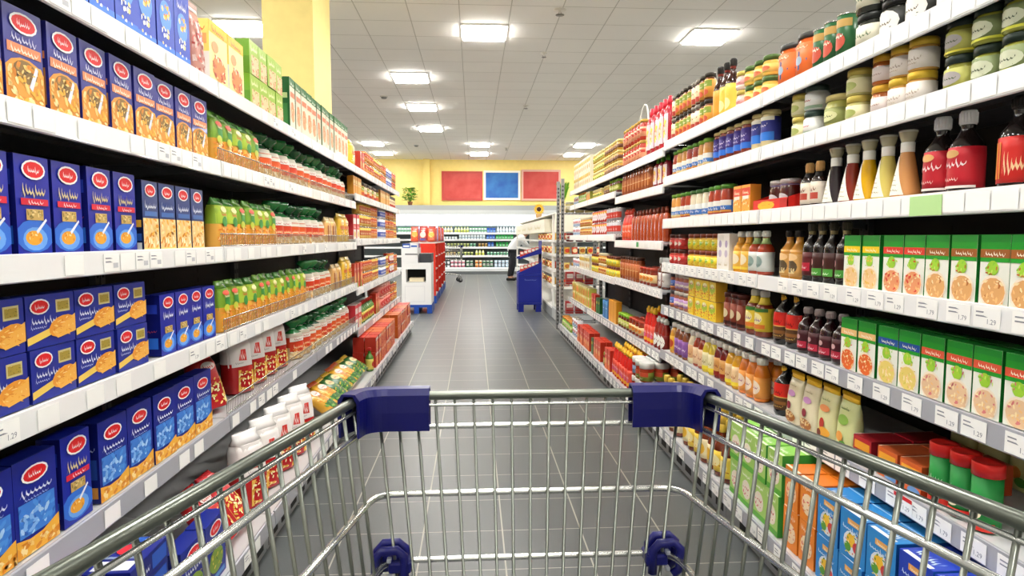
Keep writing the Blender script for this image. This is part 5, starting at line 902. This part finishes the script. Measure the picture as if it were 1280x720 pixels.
DZ = {'cream': dairy('milk_bottle', 'bottle', .04, .2, '#f2ecd8', '#e0c84a', '#e8d890'), 'white': dairy('milk_bottle', 'bottle', .04, .2, '#f4f4f0', '#f0f0ec', '#c9d4d8'), 'lime': dairy('milk_bottle', 'bottle', .04, .2, '#ece8b8', '#a8b83a', '#c9d05a'), 'green': dairy('yoghurt_carton', 'carton', .038, .19, '#e8efe8', '#4f8a5a', '#7ab08a', 'box'), 'blue': dairy('yoghurt_carton', 'carton', .038, .16, '#2a5ab4', '#2450a8', '#7aa2dc', 'box'),
      'pale': dairy('yoghurt_carton', 'carton', .038, .16, '#e4ecee', '#c8d4d8', '#b0c4cc', 'box'), 'emerald': dairy('yoghurt_carton', 'carton', .038, .16, '#2aa04a', '#1f8a3c', '#8ad09a', 'box'), 'whitecup': dairy('yoghurt_cup', 'cup', .04, .09, '#f4f4f2', '#e4e8ea', '#d8e0e4', 'cup'), 'olivecup': dairy('cheese_tub', 'tub', .042, .13, '#d8d8a0', '#6a7a3a', '#8a9a4a', 'cup'), 'browncup': dairy('cheese_tub', 'tub', .042, .13, '#d8c89a', '#8a6a3a', '#a8843a', 'cup'), 'tealcup': dairy('cheese_tub', 'tub', .042, .13, '#c8e0d4', '#3f8a6a', '#6ab08a', 'cup'),
      'pinkcup': dairy('dessert_cup', 'cup', .05, .13, '#f4eeee', '#f4f4f4', '#d88a9a', 'cup'), 'orangecup': dairy('dessert_cup', 'cup', .05, .13, '#f4eee4', '#f0c03a', '#e88a3a', 'cup'), 'blackcup': dairy('dessert_cup', 'cup', .05, .13, '#f0f2ea', '#2a3a2c', '#5a8a6a', 'cup'), 'skycup': dairy('dessert_cup', 'cup', .05, .13, '#eef2f6', '#8ab4d8', '#c4d8e8', 'cup')}
DN = {'cream': 'cream milk bottle', 'white': 'white milk bottle', 'lime': 'lime capped milk bottle', 'green': 'green topped yoghurt carton', 'blue': 'blue yoghurt carton', 'pale': 'pale yoghurt carton', 'emerald': 'emerald yoghurt carton', 'whitecup': 'small white yoghurt cup', 'olivecup': 'olive cheese tub', 'browncup': 'brown cheese tub', 'tealcup': 'teal cheese tub', 'pinkcup': 'pink dessert cup', 'orangecup': 'orange dessert cup', 'blackcup': 'dark lidded dessert cup', 'skycup': 'sky blue dessert cup'}
def dshelf(nm, z, dy, segs, pitch, stack=1):
    c_ = {}
    for x0, x1, k in segs:
        kind, cat, me, r = DZ[k]; x = max(x0, c_.get('end', x0))
        while x+pitch <= x1+.03:
            for s in range(stack):
                o = obj(kind, me); hh = .131
                o.location = (x, CY+dy+r, z+.003+s*hh); key = (k, s); c_[key] = c_.get(key, 0)+1
                tag(o, f'{DN[k]}, {ordw(c_[key])} from the left, {"" if stack == 1 else "upper layer, " if s else "lower layer, "}{nm} dairy shelf', cat, f'{plural(kind)} on the {nm} dairy shelf')
            x += pitch
        c_['end'] = x
dshelf('top', SZ[0], .32, [(-2.5, -1.45, 'green'), (-1.45, -.6, 'cream'), (-.6, -.1, 'lime'), (-.1, .5, 'green'), (.5, .83, 'blue'), (.83, 1.7, 'white')], .1)
dshelf('second', SZ[1], .28, [(-1.5, -.45, 'whitecup'), (-.45, .48, 'pale'), (.48, .8, 'blue'), (.8, 1.4, 'emerald')], .1)
dshelf('third', SZ[2], .24, [(-1.2, -.85, 'pinkcup'), (-.85, -.1, 'olivecup'), (-.1, .2, 'tealcup'), (.2, .5, 'browncup'), (.5, .8, 'blue'), (.8, 1.4, 'emerald')], .11)
dshelf('fourth', SZ[3], .2, [(-1.2, -.5, 'browncup'), (-.5, .1, 'olivecup'), (.1, .5, 'lime'), (.5, 1.3, 'tealcup')], .11)
dshelf('tub', .202, .1, [(-1.1, -.75, 'whitecup'), (-.75, -.2, 'pinkcup'), (-.2, .1, 'blackcup'), (.1, .35, 'orangecup'), (.35, .75, 'blackcup'), (.75, 1.3, 'skycup')], .125, 2)

# ------------------------------------------------------------------ plants
leaf_a = M('#4f9a2a', .45); leaf_b = M('#8cc03a', .45)
def leafy(name, loc, n, spread, hgt, ln, wd, label, cat, pot='#8a5a3a', pr=.09, ph=.13, narrow=False):
    t = empty(name, loc); b = MB(); b.lathe([(pr*.7, 0), (pr, ph), (pr*.9, ph), (pr*.85, ph-.02), (.0001, ph-.02)], M(pot, .6), 16); b.build('pot', t)
    rr = random.Random(len(label)); f = MB()
    for i in range(n):
        a = rr.uniform(0, 2*PI); q = rr.uniform(.1, 1.)*spread; z = ph+rr.uniform(.1, 1)*hgt+(ln*.55 if narrow else 0)
        c = Vector((q*math.cos(a), q*math.sin(a), z)); d = Vector((math.cos(a)*(.25 if narrow else 1), math.sin(a)*(.25 if narrow else 1), rr.uniform(.6, 1.2) if narrow else rr.uniform(-.4, .8))).normalized(); s = d.cross(Vector((0, 0, 1))).normalized(); u = s.cross(d)
        mm = leaf_a if rr.random() < .55 else leaf_b
        p = [c-d*ln*.5, c-d*ln*.15+s*wd*.5+u*wd*.12, c+d*ln*.2+s*wd*.42+u*wd*.1, c+d*ln*.5-u*ln*.1, c+d*ln*.2-s*wd*.42+u*wd*.1, c-d*ln*.15-s*wd*.5+u*wd*.12]
        f.idx(p, [(0, 1, 2, 3), (0, 3, 4, 5)], mm, True)
        if i % 5 == 0: f.tube([(0, 0, ph-.02), c*.6+Vector((0, 0, ph*.4)), c], .004, leaf_a, 5)
    f.build('foliage', t); tag(t, label, cat); return t
leafy('potted_plant', (-2.12, CY+.3, 2.303), 190, .27, .46, .11, .07, 'bushy green potted plant on top of the dairy cooler', 'plant')
leafy('potted_grass', (1.34, 9.62, 1.61), 90, .06, .14, .24, .014, 'spiky green potted grass on the white shelving end', 'plant', '#c9b89a', .06, .09, True)
sf_ = empty('potted_sunflower', (1.27, 12.5, 1.603)); b = MB(); b.lathe([(.05, 0), (.065, .09), (.055, .09), (.0001, .08)], M('#c8a070', .6), 14); b.build('pot', sf_)
b = MB(); b.tube([(0, 0, .08), (.01, -.02, .13), (0, -.035, .17)], .006, leaf_a, 6); b.idx([(0, 0, .1), (.06, -.01, .13), (.1, 0, .11), (.05, .02, .1)], [(0, 1, 2, 3)], leaf_a); b.build('stem', sf_)
b = MB()
for i in range(16):
    a = 2*PI*i/16; d = Vector((math.cos(a), -.12, math.sin(a))); s = Vector((-math.sin(a), 0, math.cos(a))); c = Vector((0, -.04, .175))
    b.idx([c+d*.035, c+d*.07+s*.018, c+d*.115, c+d*.07-s*.018], [(0, 1, 2, 3)], M('#f2bc1c', .5))
b.build('petals', sf_); b = MB(); b.lathe([(.0001, .0), (.044, .0), (.04, .018), (.0001, .022)], M('#4a2a14', .8), 16); b.v = [(x, -.038-z, .175+y) for x, y, z in b.v]; b.build('flower_disc', sf_); tag(sf_, 'potted sunflower with yellow petals on top of the white shelving', 'flower')

# ------------------------------------------------------------------ pallet displays on the left
pal_m = M('#1c4aa8', .5)
def pallet(b, x0, x1, y0, y1):
    b.box(x0, x1, y0, y1, .1, .14, pal_m)
    for x in (x0, (x0+x1)/2-.04, x1-.08): b.box(x, x+.08, y0, y1, 0, .1, pal_m)
wd_ = empty('display_stand', (-.925, 10.4, 0)); wm = M('#f1f1f2', .45); bk = M('#151515', .7)
b = MB(); pallet(b, -.255, .245, 0, .7); b.build('pallet', wd_)
b = MB()
b.box(-.24, .235, .02, .68, .142, .5, wm); b.box(-.24, -.17, .02, .68, .5, .72, wm); b.box(.15, .235, .02, .68, .5, .72, wm); b.box(-.17, .15, .3, .68, .5, .72, bk); b.box(-.24, .235, .02, .68, .72, .82, wm); b.box(-.17, .15, .02, .3, .5, .51, wm)
for x0, x1, z0, z1 in ((-.19, .13, .19, .195), (-.19, .13, .44, .445), (-.19, -.185, .195, .44), (.125, .13, .195, .44)): b.box(x0, x1, .0185, .02, z0, z1, M('#d4d4d8', .5))
b.build('carton_body', wd_)
b = MB(); b.box(-.12, .11, .06, .28, .515, .575, M('#e8dcbc', .5)); b.build('tray', wd_)
b = MB(); b.box(-.24, .02, .02, .68, .822, 1.06, wm); b.box(.04, .235, .1, .68, .822, .97, M('#3a3d42', .5)); b.box(-.18, .02, .017, .02, .95, .975, M('#8a8c90', .5)); b.build('top_box', wd_)
tag(wd_, 'white cardboard display with dark window on blue pallet', 'display')
def simple_pack(kind, w, h, d, c, fr, cat, desc): return carton(kind, cat, desc, w, h, d, c, fr)
pk = [simple_pack('chocolate_box', .12, .07, .16, '#2f5ab0', [('r', .1, .2, .9, .6, '#e8ecf4')], 'box', 'blue and white flat box'), simple_pack('chocolate_box', .12, .07, .16, '#c8402c', [('r', .1, .2, .9, .6, '#f4e0c8')], 'box', 'red flat box'), simple_pack('chocolate_box', .12, .07, .16, '#e8e8ea', [('r', .1, .2, .9, .6, '#3a62b4')], 'box', 'white flat box')]
for i, (x, y, k) in enumerate(((-1.09, 10.55, 0), (-.965, 10.55, 2), (-1.09, 10.75, 1), (-.965, 10.75, 0), (-1.09, 10.95, 2), (-.965, 10.95, 1))):
    o = pk[k].make((x, y, 1.063), 0, False); tag(o, f'{pk[k].desc} on the white display, {("front left", "front right", "middle left", "middle right", "back left", "back right")[i]} of six', 'box', 'flat boxes on the white display')
snack = pouch('crisp_bag', 'bag', 'bag', .17, .24, .09, '#d8542c', [('e', .5, .5, .4, .26, '#f2b04a'), ('s', .15, .7, .85, .82, '#f8e8d0', 6), ('p', .2, .15, .8, .45, ['#f2c86a', '#c83a24', '#f6e0a0'], 16, 3)], '#c8442c', seed=21)
snack2 = pouch('crisp_bag', 'bag', 'bag', .17, .24, .09, '#c0342c', [('e', .5, .45, .38, .24, '#e8d4c0'), ('s', .15, .72, .85, .84, '#f8e8d0', 6), ('r', 0, 0, 1, .16, '#4a4a8c')], '#a82a24', seed=22)
snack3 = pouch('crisp_bag', 'bag', 'bag', .17, .24, .09, '#9a8ab8', [('e', .5, .45, .38, .24, '#d8c8dc'), ('s', .15, .72, .85, .84, '#5a3a7a', 6)], '#c8bcd8', seed=23)
bl = M('#1f4fa4', .5); rd = M('#e23420', .45)
BIN = ['nearest', 'second', 'third', 'fourth']
cpack = [carton('sweets_box', 'box', 'x', .15, .17, .05, c, [('r', .1, .55, .9, .85, d_), ('e', .5, .3, .3, .16, e_)]) for c, d_, e_ in (('#d8482c', '#f4e4c8', '#e8a04a'), ('#b83a6a', '#f0d8e0', '#6a2a4a'), ('#e0a84a', '#a83a24', '#f8ecd0'), ('#5a5a9c', '#e0d8ec', '#d87a5a'))]
for i, y in enumerate((12.0, 13.05, 14.1, 15.15)):
    t = empty('display_bin', (-.95, y, 0)); b = MB(); pallet(b, -.25, .25, 0, .85); b.build('pallet', t)
    b = MB(); b.box(-.24, .24, .02, .04, .142, 1.12, rd); b.box(-.24, .24, .8, .82, .142, 1.12, rd); b.box(-.24, -.22, .04, .8, .142, 1.12, rd); b.box(.06, .08, .04, .8, .142, 1.1, M('#e8e4dc', .5))
    art(b, lambda u, v, e: (-.24+u*.48, .02-e, .142+v*.978), [('s', .5, .52, .92, .6, '#fbeee0', 3), ('s', .5, .74, .92, .82, '#fbeee0', 3), ('r', .05, .1, .6, .3, '#f0b040')]); b.build('cardboard_case', t)
    for k, z in enumerate((.16, .4, .64, .88)):
        b = MB(); b.box(.08, .235, .04, .8, z-.016, z, M('#e9e5dd', .5)); b.build('shelf', t)
        for j in range(4):
            p = cpack[(i+j+k) % 4]; o = p.make((-.775, y+.14+j*.185, z+.003), PI/2, False)
            tag(o, f'{("red and cream", "plum and pink", "amber and red", "violet and cream")[(i+j+k) % 4]} sweets box, {ordw(j+1)} along {("lowest", "second", "third", "highest")[k]} tier, {BIN[i]} red display', 'box', f'sweets boxes in the {BIN[i]} red display')
    tag(t, f'red cardboard display bin on blue pallet, {BIN[i]} of four in a row', 'display')
    b = MB(); b.box(-.24, .24, .02, .82, 1.12, 1.135, M('#e9e5dd', .5)); b.build('top_tray', t)
    for j in range(9):
        p = (snack, snack2, snack, snack3)[(j+i) % 4]; r, c = divmod(j, 3); q = random.Random(j+i*9)
        o = p.make((-.95-.155+c*.155, y+.13+r*.27, 1.16), math.radians(q.uniform(-3, 3)), False, math.radians(-16-6*q.random()))
        o.scale = (.84, 1, 1.15+.2*q.random())
        tag(o, f'{("orange", "red", "orange", "lilac")[(j+i) % 4]} crisp bag, {ordw(c+1)} from left in {("front", "middle", "back")[r]} line atop {BIN[i]} red display', 'bag', f'crisp bags on the {BIN[i]} red display')

# ------------------------------------------------------------------ right side displays beyond the aisle
bd = empty('display_stand', (.735, 10.5, 0)); bm_ = M('#16258e', .42)
b = MB(); 
for x in (.0, .29):
    for y in (.02, .36): b.box(x, x+.09, y, y+.08, 0, .12, bm_)
b.box(0, .385, 0, .46, .12, .15, bm_); b.build('feet', bd)
b = MB(); b.box(.0, .385, .01, .45, .152, .63, bm_); b.box(0, .385, .006, .01, .585, .59, M('#0e1866', .5))
art(b, lambda u, v, e: (u*.385, .01-e, .152+v*.478), [('s', .25, .78, .8, .84, '#6a7ac8', 9)]); b.build('carton_body', bd)
def wedge(z0, z1, z2, nm):
    b = MB()
    for y in (.01, .44):
        P = [(0, z0), (.385, z0 if nm == 'lower_tray' else z0+.1), (.385, z2), (0, z1)]
        b.idx([(x, y+q, z) for q in (0, .01) for x, z in P], [(0, 1, 2, 3), (7, 6, 5, 4), (0, 4, 5, 1), (1, 5, 6, 2), (2, 6, 7, 3), (3, 7, 4, 0)], bm_)
    b.idx([(0, .02, z0+.004), (.385, .02, z0+.104), (.385, .44, z0+.104), (0, .44, z0+.004)], [(0, 1, 2, 3)], bm_); b.box(.375, .385, .02, .44, z0, z2+.12, bm_); b.build(nm, bd)
wedge(.632, .65, .83, 'lower_tray'); wedge(.87, .9, 1.06, 'upper_tray')
b = MB(); b.box(.386, .395, .02, .45, .15, 1.0, M('#f0e9d4', .5)); b.build('back_board', bd)
tag(bd, 'dark blue cardboard display stand with two slanted trays', 'display')
sm = carton('sweets_pack', 'pack', 'x', .06, .1, .05, '#d8402c', [('r', .1, .5, .9, .9, '#f4ece0')])
for k, z in enumerate((.655, .895)):
    for j in range(5):
        o = sm.make((.735+.06+j*.062, 10.56, z+.01+.0162*j), 0, False); tag(o, f'small red and white pack, {ordw(j+1)} from left in the {("lower", "upper")[k]} blue tray', 'pack', f'packs in the {("lower", "upper")[k]} tray of the blue display')
g2 = empty('shelving_unit', (1.2, 9.75, 0)); wh = M('#f0efe9', .4)
b = MB(); b.box(-.0, .75, .0, 8.2, 0, .14, M('#8c8f90', .5)); b.build('plinth', g2)
b = MB(); b.box(.36, .39, .03, 8.2, .14, 1.58, wh); b.build('back_panel', g2)
b = MB(); b.box(0, .04, 0, .04, .14, 1.58, wh); b.box(.71, .75, 0, .04, .14, 1.58, wh); b.box(0, .04, 8.16, 8.2, .14, 1.58, wh); b.build('uprights', g2)
for z in (.17, .5, .75, .98, 1.19):
    b = MB(); b.box(0, .36, .04, 8.16, z-.03, z, wh); b.box(0, .75, -.35, .0, z-.03, z, wh) if z > .3 else b.box(0, .75, -.42, 0, z-.16, z, M('#b4b7b8', .4)); b.build('shelf', g2)
b = MB(); b.box(-.02, .36, .9, 8.2, 1.315, 1.54, M('#f6f1dc', .5)); art(b, lambda u, v, e: (-.02-e, 8.2-u*7.3, 1.315+v*.225), [('s', .1+.22*i, .35, .26+.22*i, .65, '#d8c878', 8) for i in range(4)]); b.box(-.0, .75, -.34, -.3, 1.32, 1.58, M('#f6f1dc', .5)); b.build('header_board', g2)
b = MB(); b.box(0, .75, -.3, 8.2, 1.585, 1.603, wh); b.build('top_board', g2)
tag(g2, 'white shelving run with cream header board behind the blue display', 'shelving')
yl = [tin('cat_food_can', 'x', .045, .11, c, [('e', .5, .5, .3, .3, d_)]) for c, d_ in (('#e8b84a', '#c8402c'), ('#d8502c', '#f4e0b0'), ('#f0d880', '#b86a2c'))]
for k, z in enumerate((.5, .75, .98, 1.19)):
    for j in range(6):
        if k == 0 and j > 3: continue
        p = yl[(j+k) % 3]; o = p.make((1.2+.07+j*.115, 9.47, z+.003), 0, False)
        tag(o, f'{("golden", "orange red", "pale yellow")[(j+k) % 3]} can, {ordw(j+1)} from left on {("lowest", "second", "third", "highest")[k]} shelf of white shelving end', 'can', 'cans on the white shelving end')
    for j in range(14):
        p = yl[(j*2+k) % 3]; o = p.make((1.2+.06, 9.95+j*.16, z+.003), -PI/2, False)
        tag(o, f'{("golden", "orange red", "pale yellow")[(j*2+k) % 3]} can, {ordw(j+1)} from near end, {("lowest", "second", "third", "highest")[k]} side shelf of white shelving', 'can', 'cans along the white shelving side')
# perforated post rack at the end of the right row
wr_ = empty('wire_rack', (1.105, 8.08, 0)); gm = M('#9a9c9c', .35, .6)
for x, y in ((0, 0), (.5, 0), (0, .42), (.5, .42)):
    b = MB(); b.box(x, x+.04, y, y+.04, 0, 1.97, gm)
    for i in range(37): b.box(x+.012, x+.028, y-.0006, y+.0002, .06+i*.05, .085+i*.05, M('#3a3b3c', .6)); b.box(x-.0006, x+.0002, y+.012, y+.028, .06+i*.05, .085+i*.05, M('#3a3b3c', .6))
    b.build('post', wr_)
for z in (.24, .62, 1.17, 1.54):
    b = MB()
    for i in range(10): b.tube([(.04+i*.047, .02, z), (.04+i*.047, .44, z)], .003, gm, 5)
    for y in (.02, .44): b.tube([(.02, y, z), (.52, y, z)], .006, gm, 6)
    for x in (.02, .52): b.tube([(x, .02, z), (x, .44, z)], .006, gm, 6)
    for q in (.04, .08, .12):
        for y in (.02,): b.tube([(.04, y, z+q), (.5, y, z+q)], .0025, gm, 5)
    b.build('wire_shelf', wr_)
tag(wr_, 'grey perforated post rack with wire shelves ending the right row', 'rack')
rj = jar('relish_glass', 'dark red jar', .05, .13, '#6a1a1c', '#c8c4b8', '#d8c8b0', [('e', .5, .5, .3, .3, '#a83a34')]); pj = jar('relish_glass', 'olive jar', .06, .14, '#b8a86a', '#d8d0a8', '#c8bc8a', [('e', .5, .5, .3, .3, '#e8e0c0')]); rc = carton('cracker_box', 'box', 'x', .1, .16, .08, '#c03a3a', [('r', .1, .5, .9, .85, '#f0e0d8')])
for z, p, nm, sh in ((.245, rc, 'red cracker box', 'lowest'), (.625, rc, 'crimson cracker box', 'second'), (1.175, rj, 'dark red jar', 'third'), (1.545, pj, 'olive jar', 'highest')):
    for j in range(3):
        o = p.make((1.105+.13+j*.125, 8.2, z+.004), 0, True if p is not rc else False); tag(o, f'{nm}, {ordw(j+1)} from left on the {sh} wire rack shelf', p.cat, f'{nm}es on the wire rack' if nm.endswith('x') else f'{nm}s on the wire rack')

# ------------------------------------------------------------------ shopper in a white coat bending to the shelf
def skin(name, verts, edges, radii, mat, parent, sub=2):
    me = bpy.data.meshes.new(name); me.from_pydata(verts, edges, []); o = obj(name, me, parent); me.materials.append(mat)
    md = o.modifiers.new('Skin', 'SKIN'); md.use_smooth_shade = True
    for i, v in enumerate(me.skin_vertices[0].data):
        r = radii[i]; v.radius = r if isinstance(r, tuple) else (r, r); v.use_root = (i == 0)
    s = o.modifiers.new('Subdivision', 'SUBSURF'); s.levels = sub; s.render_levels = sub
    return o
skinc = M('#c9947a', .5)
pe = empty('person', (1.12, 18.4, 0), 0)
# facing +x, trunk bent forward, right arm reaching to the shelf
bv_ = [(0, 0, .93), (.1, 0, 1.08), (.24, 0, 1.22), (.34, 0, 1.3), (.42, 0, 1.35), (.46, 0, 1.42), (.48, 0, 1.47), (.27, .17, 1.2), (.36, .2, .98), (.52, .16, .86), (.58, .15, .84), (.27, -.17, 1.2), (.4, -.2, 1.0), (.6, -.16, .98), (.66, -.15, .97),
       (0, .09, .88), (.03, .1, .48), (-.03, .1, .09), (.1, .1, .04), (0, -.09, .88), (-.04, -.1, .48), (-.12, -.1, .09), (.01, -.1, .04)]
be = [(0, 1), (1, 2), (2, 3), (3, 4), (4, 5), (5, 6), (2, 7), (7, 8), (8, 9), (9, 10), (2, 11), (11, 12), (12, 13), (13, 14), (0, 15), (15, 16), (16, 17), (17, 18), (0, 19), (19, 20), (20, 21), (21, 22)]
br_ = [.13, .12, .13, .07, .055, .085, .07, .06, .045, .033, .035, .06, .045, .033, .035, .09, .06, .042, .04, .09, .06, .042, .04]
skin('body', bv_, be, br_, skinc, pe)
skin('white_coat', [(-.02, 0, .78), (0, 0, .93), (.1, 0, 1.08), (.24, 0, 1.23), (.31, 0, 1.29), (.27, .17, 1.2), (.36, .2, .98), (.5, .165, .87), (.27, -.17, 1.2), (.4, -.2, 1.0), (.56, -.165, .985)], [(0, 1), (1, 2), (2, 3), (3, 4), (3, 5), (5, 6), (6, 7), (3, 8), (8, 9), (9, 10)], [(.2, .18), .17, .155, .16, .09, .08, .062, .05, .08, .062, .05], M('#eef0f2', .6), pe)
skin('trousers', [(0, 0, .86), (0, .09, .8), (.03, .1, .48), (-.03, .1, .1), (0, -.09, .8), (-.04, -.1, .48), (-.12, -.1, .1)], [(0, 1), (1, 2), (2, 3), (0, 4), (4, 5), (5, 6)], [.13, .1, .075, .06, .1, .075, .06], M('#2c2d33', .7), pe)
for y, x in ((.1, 0.), (-.1, -.09)):
    b = MB(); b.bbox_bevel(x-.1, x+.17, y-.045, y+.045, .0, .085, M('#1c1c1e', .5), .03); b.build('shoe', pe)
b = MB(); b.lathe([(.0001, -.02), (.07, -.01), (.105, .05), (.095, .11), (.05, .145), (.0001, .15)], M('#3a2618', .6), 16); b.v = [(x+.44, y, z+1.38) for x, y, z in b.v]; b.build('hair', pe)
b = MB(); b.bbox_bevel(.545, .575, -.012, .012, 1.4, 1.43, skinc, .01); b.bbox_bevel(.53, .558, -.025, .025, 1.365, 1.378, M('#a8685a', .5), .005)
for s in (-1, 1): b.bbox_bevel(.545, .562, s*.035-.012, s*.035+.012, 1.44, 1.452, M('#221a18', .4), .004)
b.build('face', pe)
tag(pe, 'person in a white coat and dark trousers bending behind the blue display', 'person')

#END3
# ------------------------------------------------------------------ camera and colour
cam = bpy.data.cameras.new('camera'); cam.sensor_width = 36.; cam.lens = 800/1280*36; cam.clip_start = .02
co = bpy.data.objects.new('camera', cam); COL.objects.link(co); co.location = (0, 0, 1.23)
co.rotation_euler = Euler((math.radians(90-4.503), 0, math.radians(-3.423)), 'XYZ')
S.camera = co
w = bpy.data.worlds.new('world'); S.world = w; w.use_nodes = True
w.node_tree.nodes['Background'].inputs[0].default_value = (.9, .95, 1, 1); w.node_tree.nodes['Background'].inputs[1].default_value = .3
S.view_settings.view_transform = 'Standard'; S.view_settings.look = 'None'; S.view_settings.gamma = 1; S.view_settings.use_curve_mapping = False
S.view_settings.exposure = .22
try:
    S.cycles.use_denoising = True; S.cycles.max_bounces = 6; S.cycles.diffuse_bounces = 4; S.cycles.glossy_bounces = 3; S.cycles.transmission_bounces = 2
except Exception: pass
print('placed', PLACED[0], 'objects', len(bpy.data.objects))
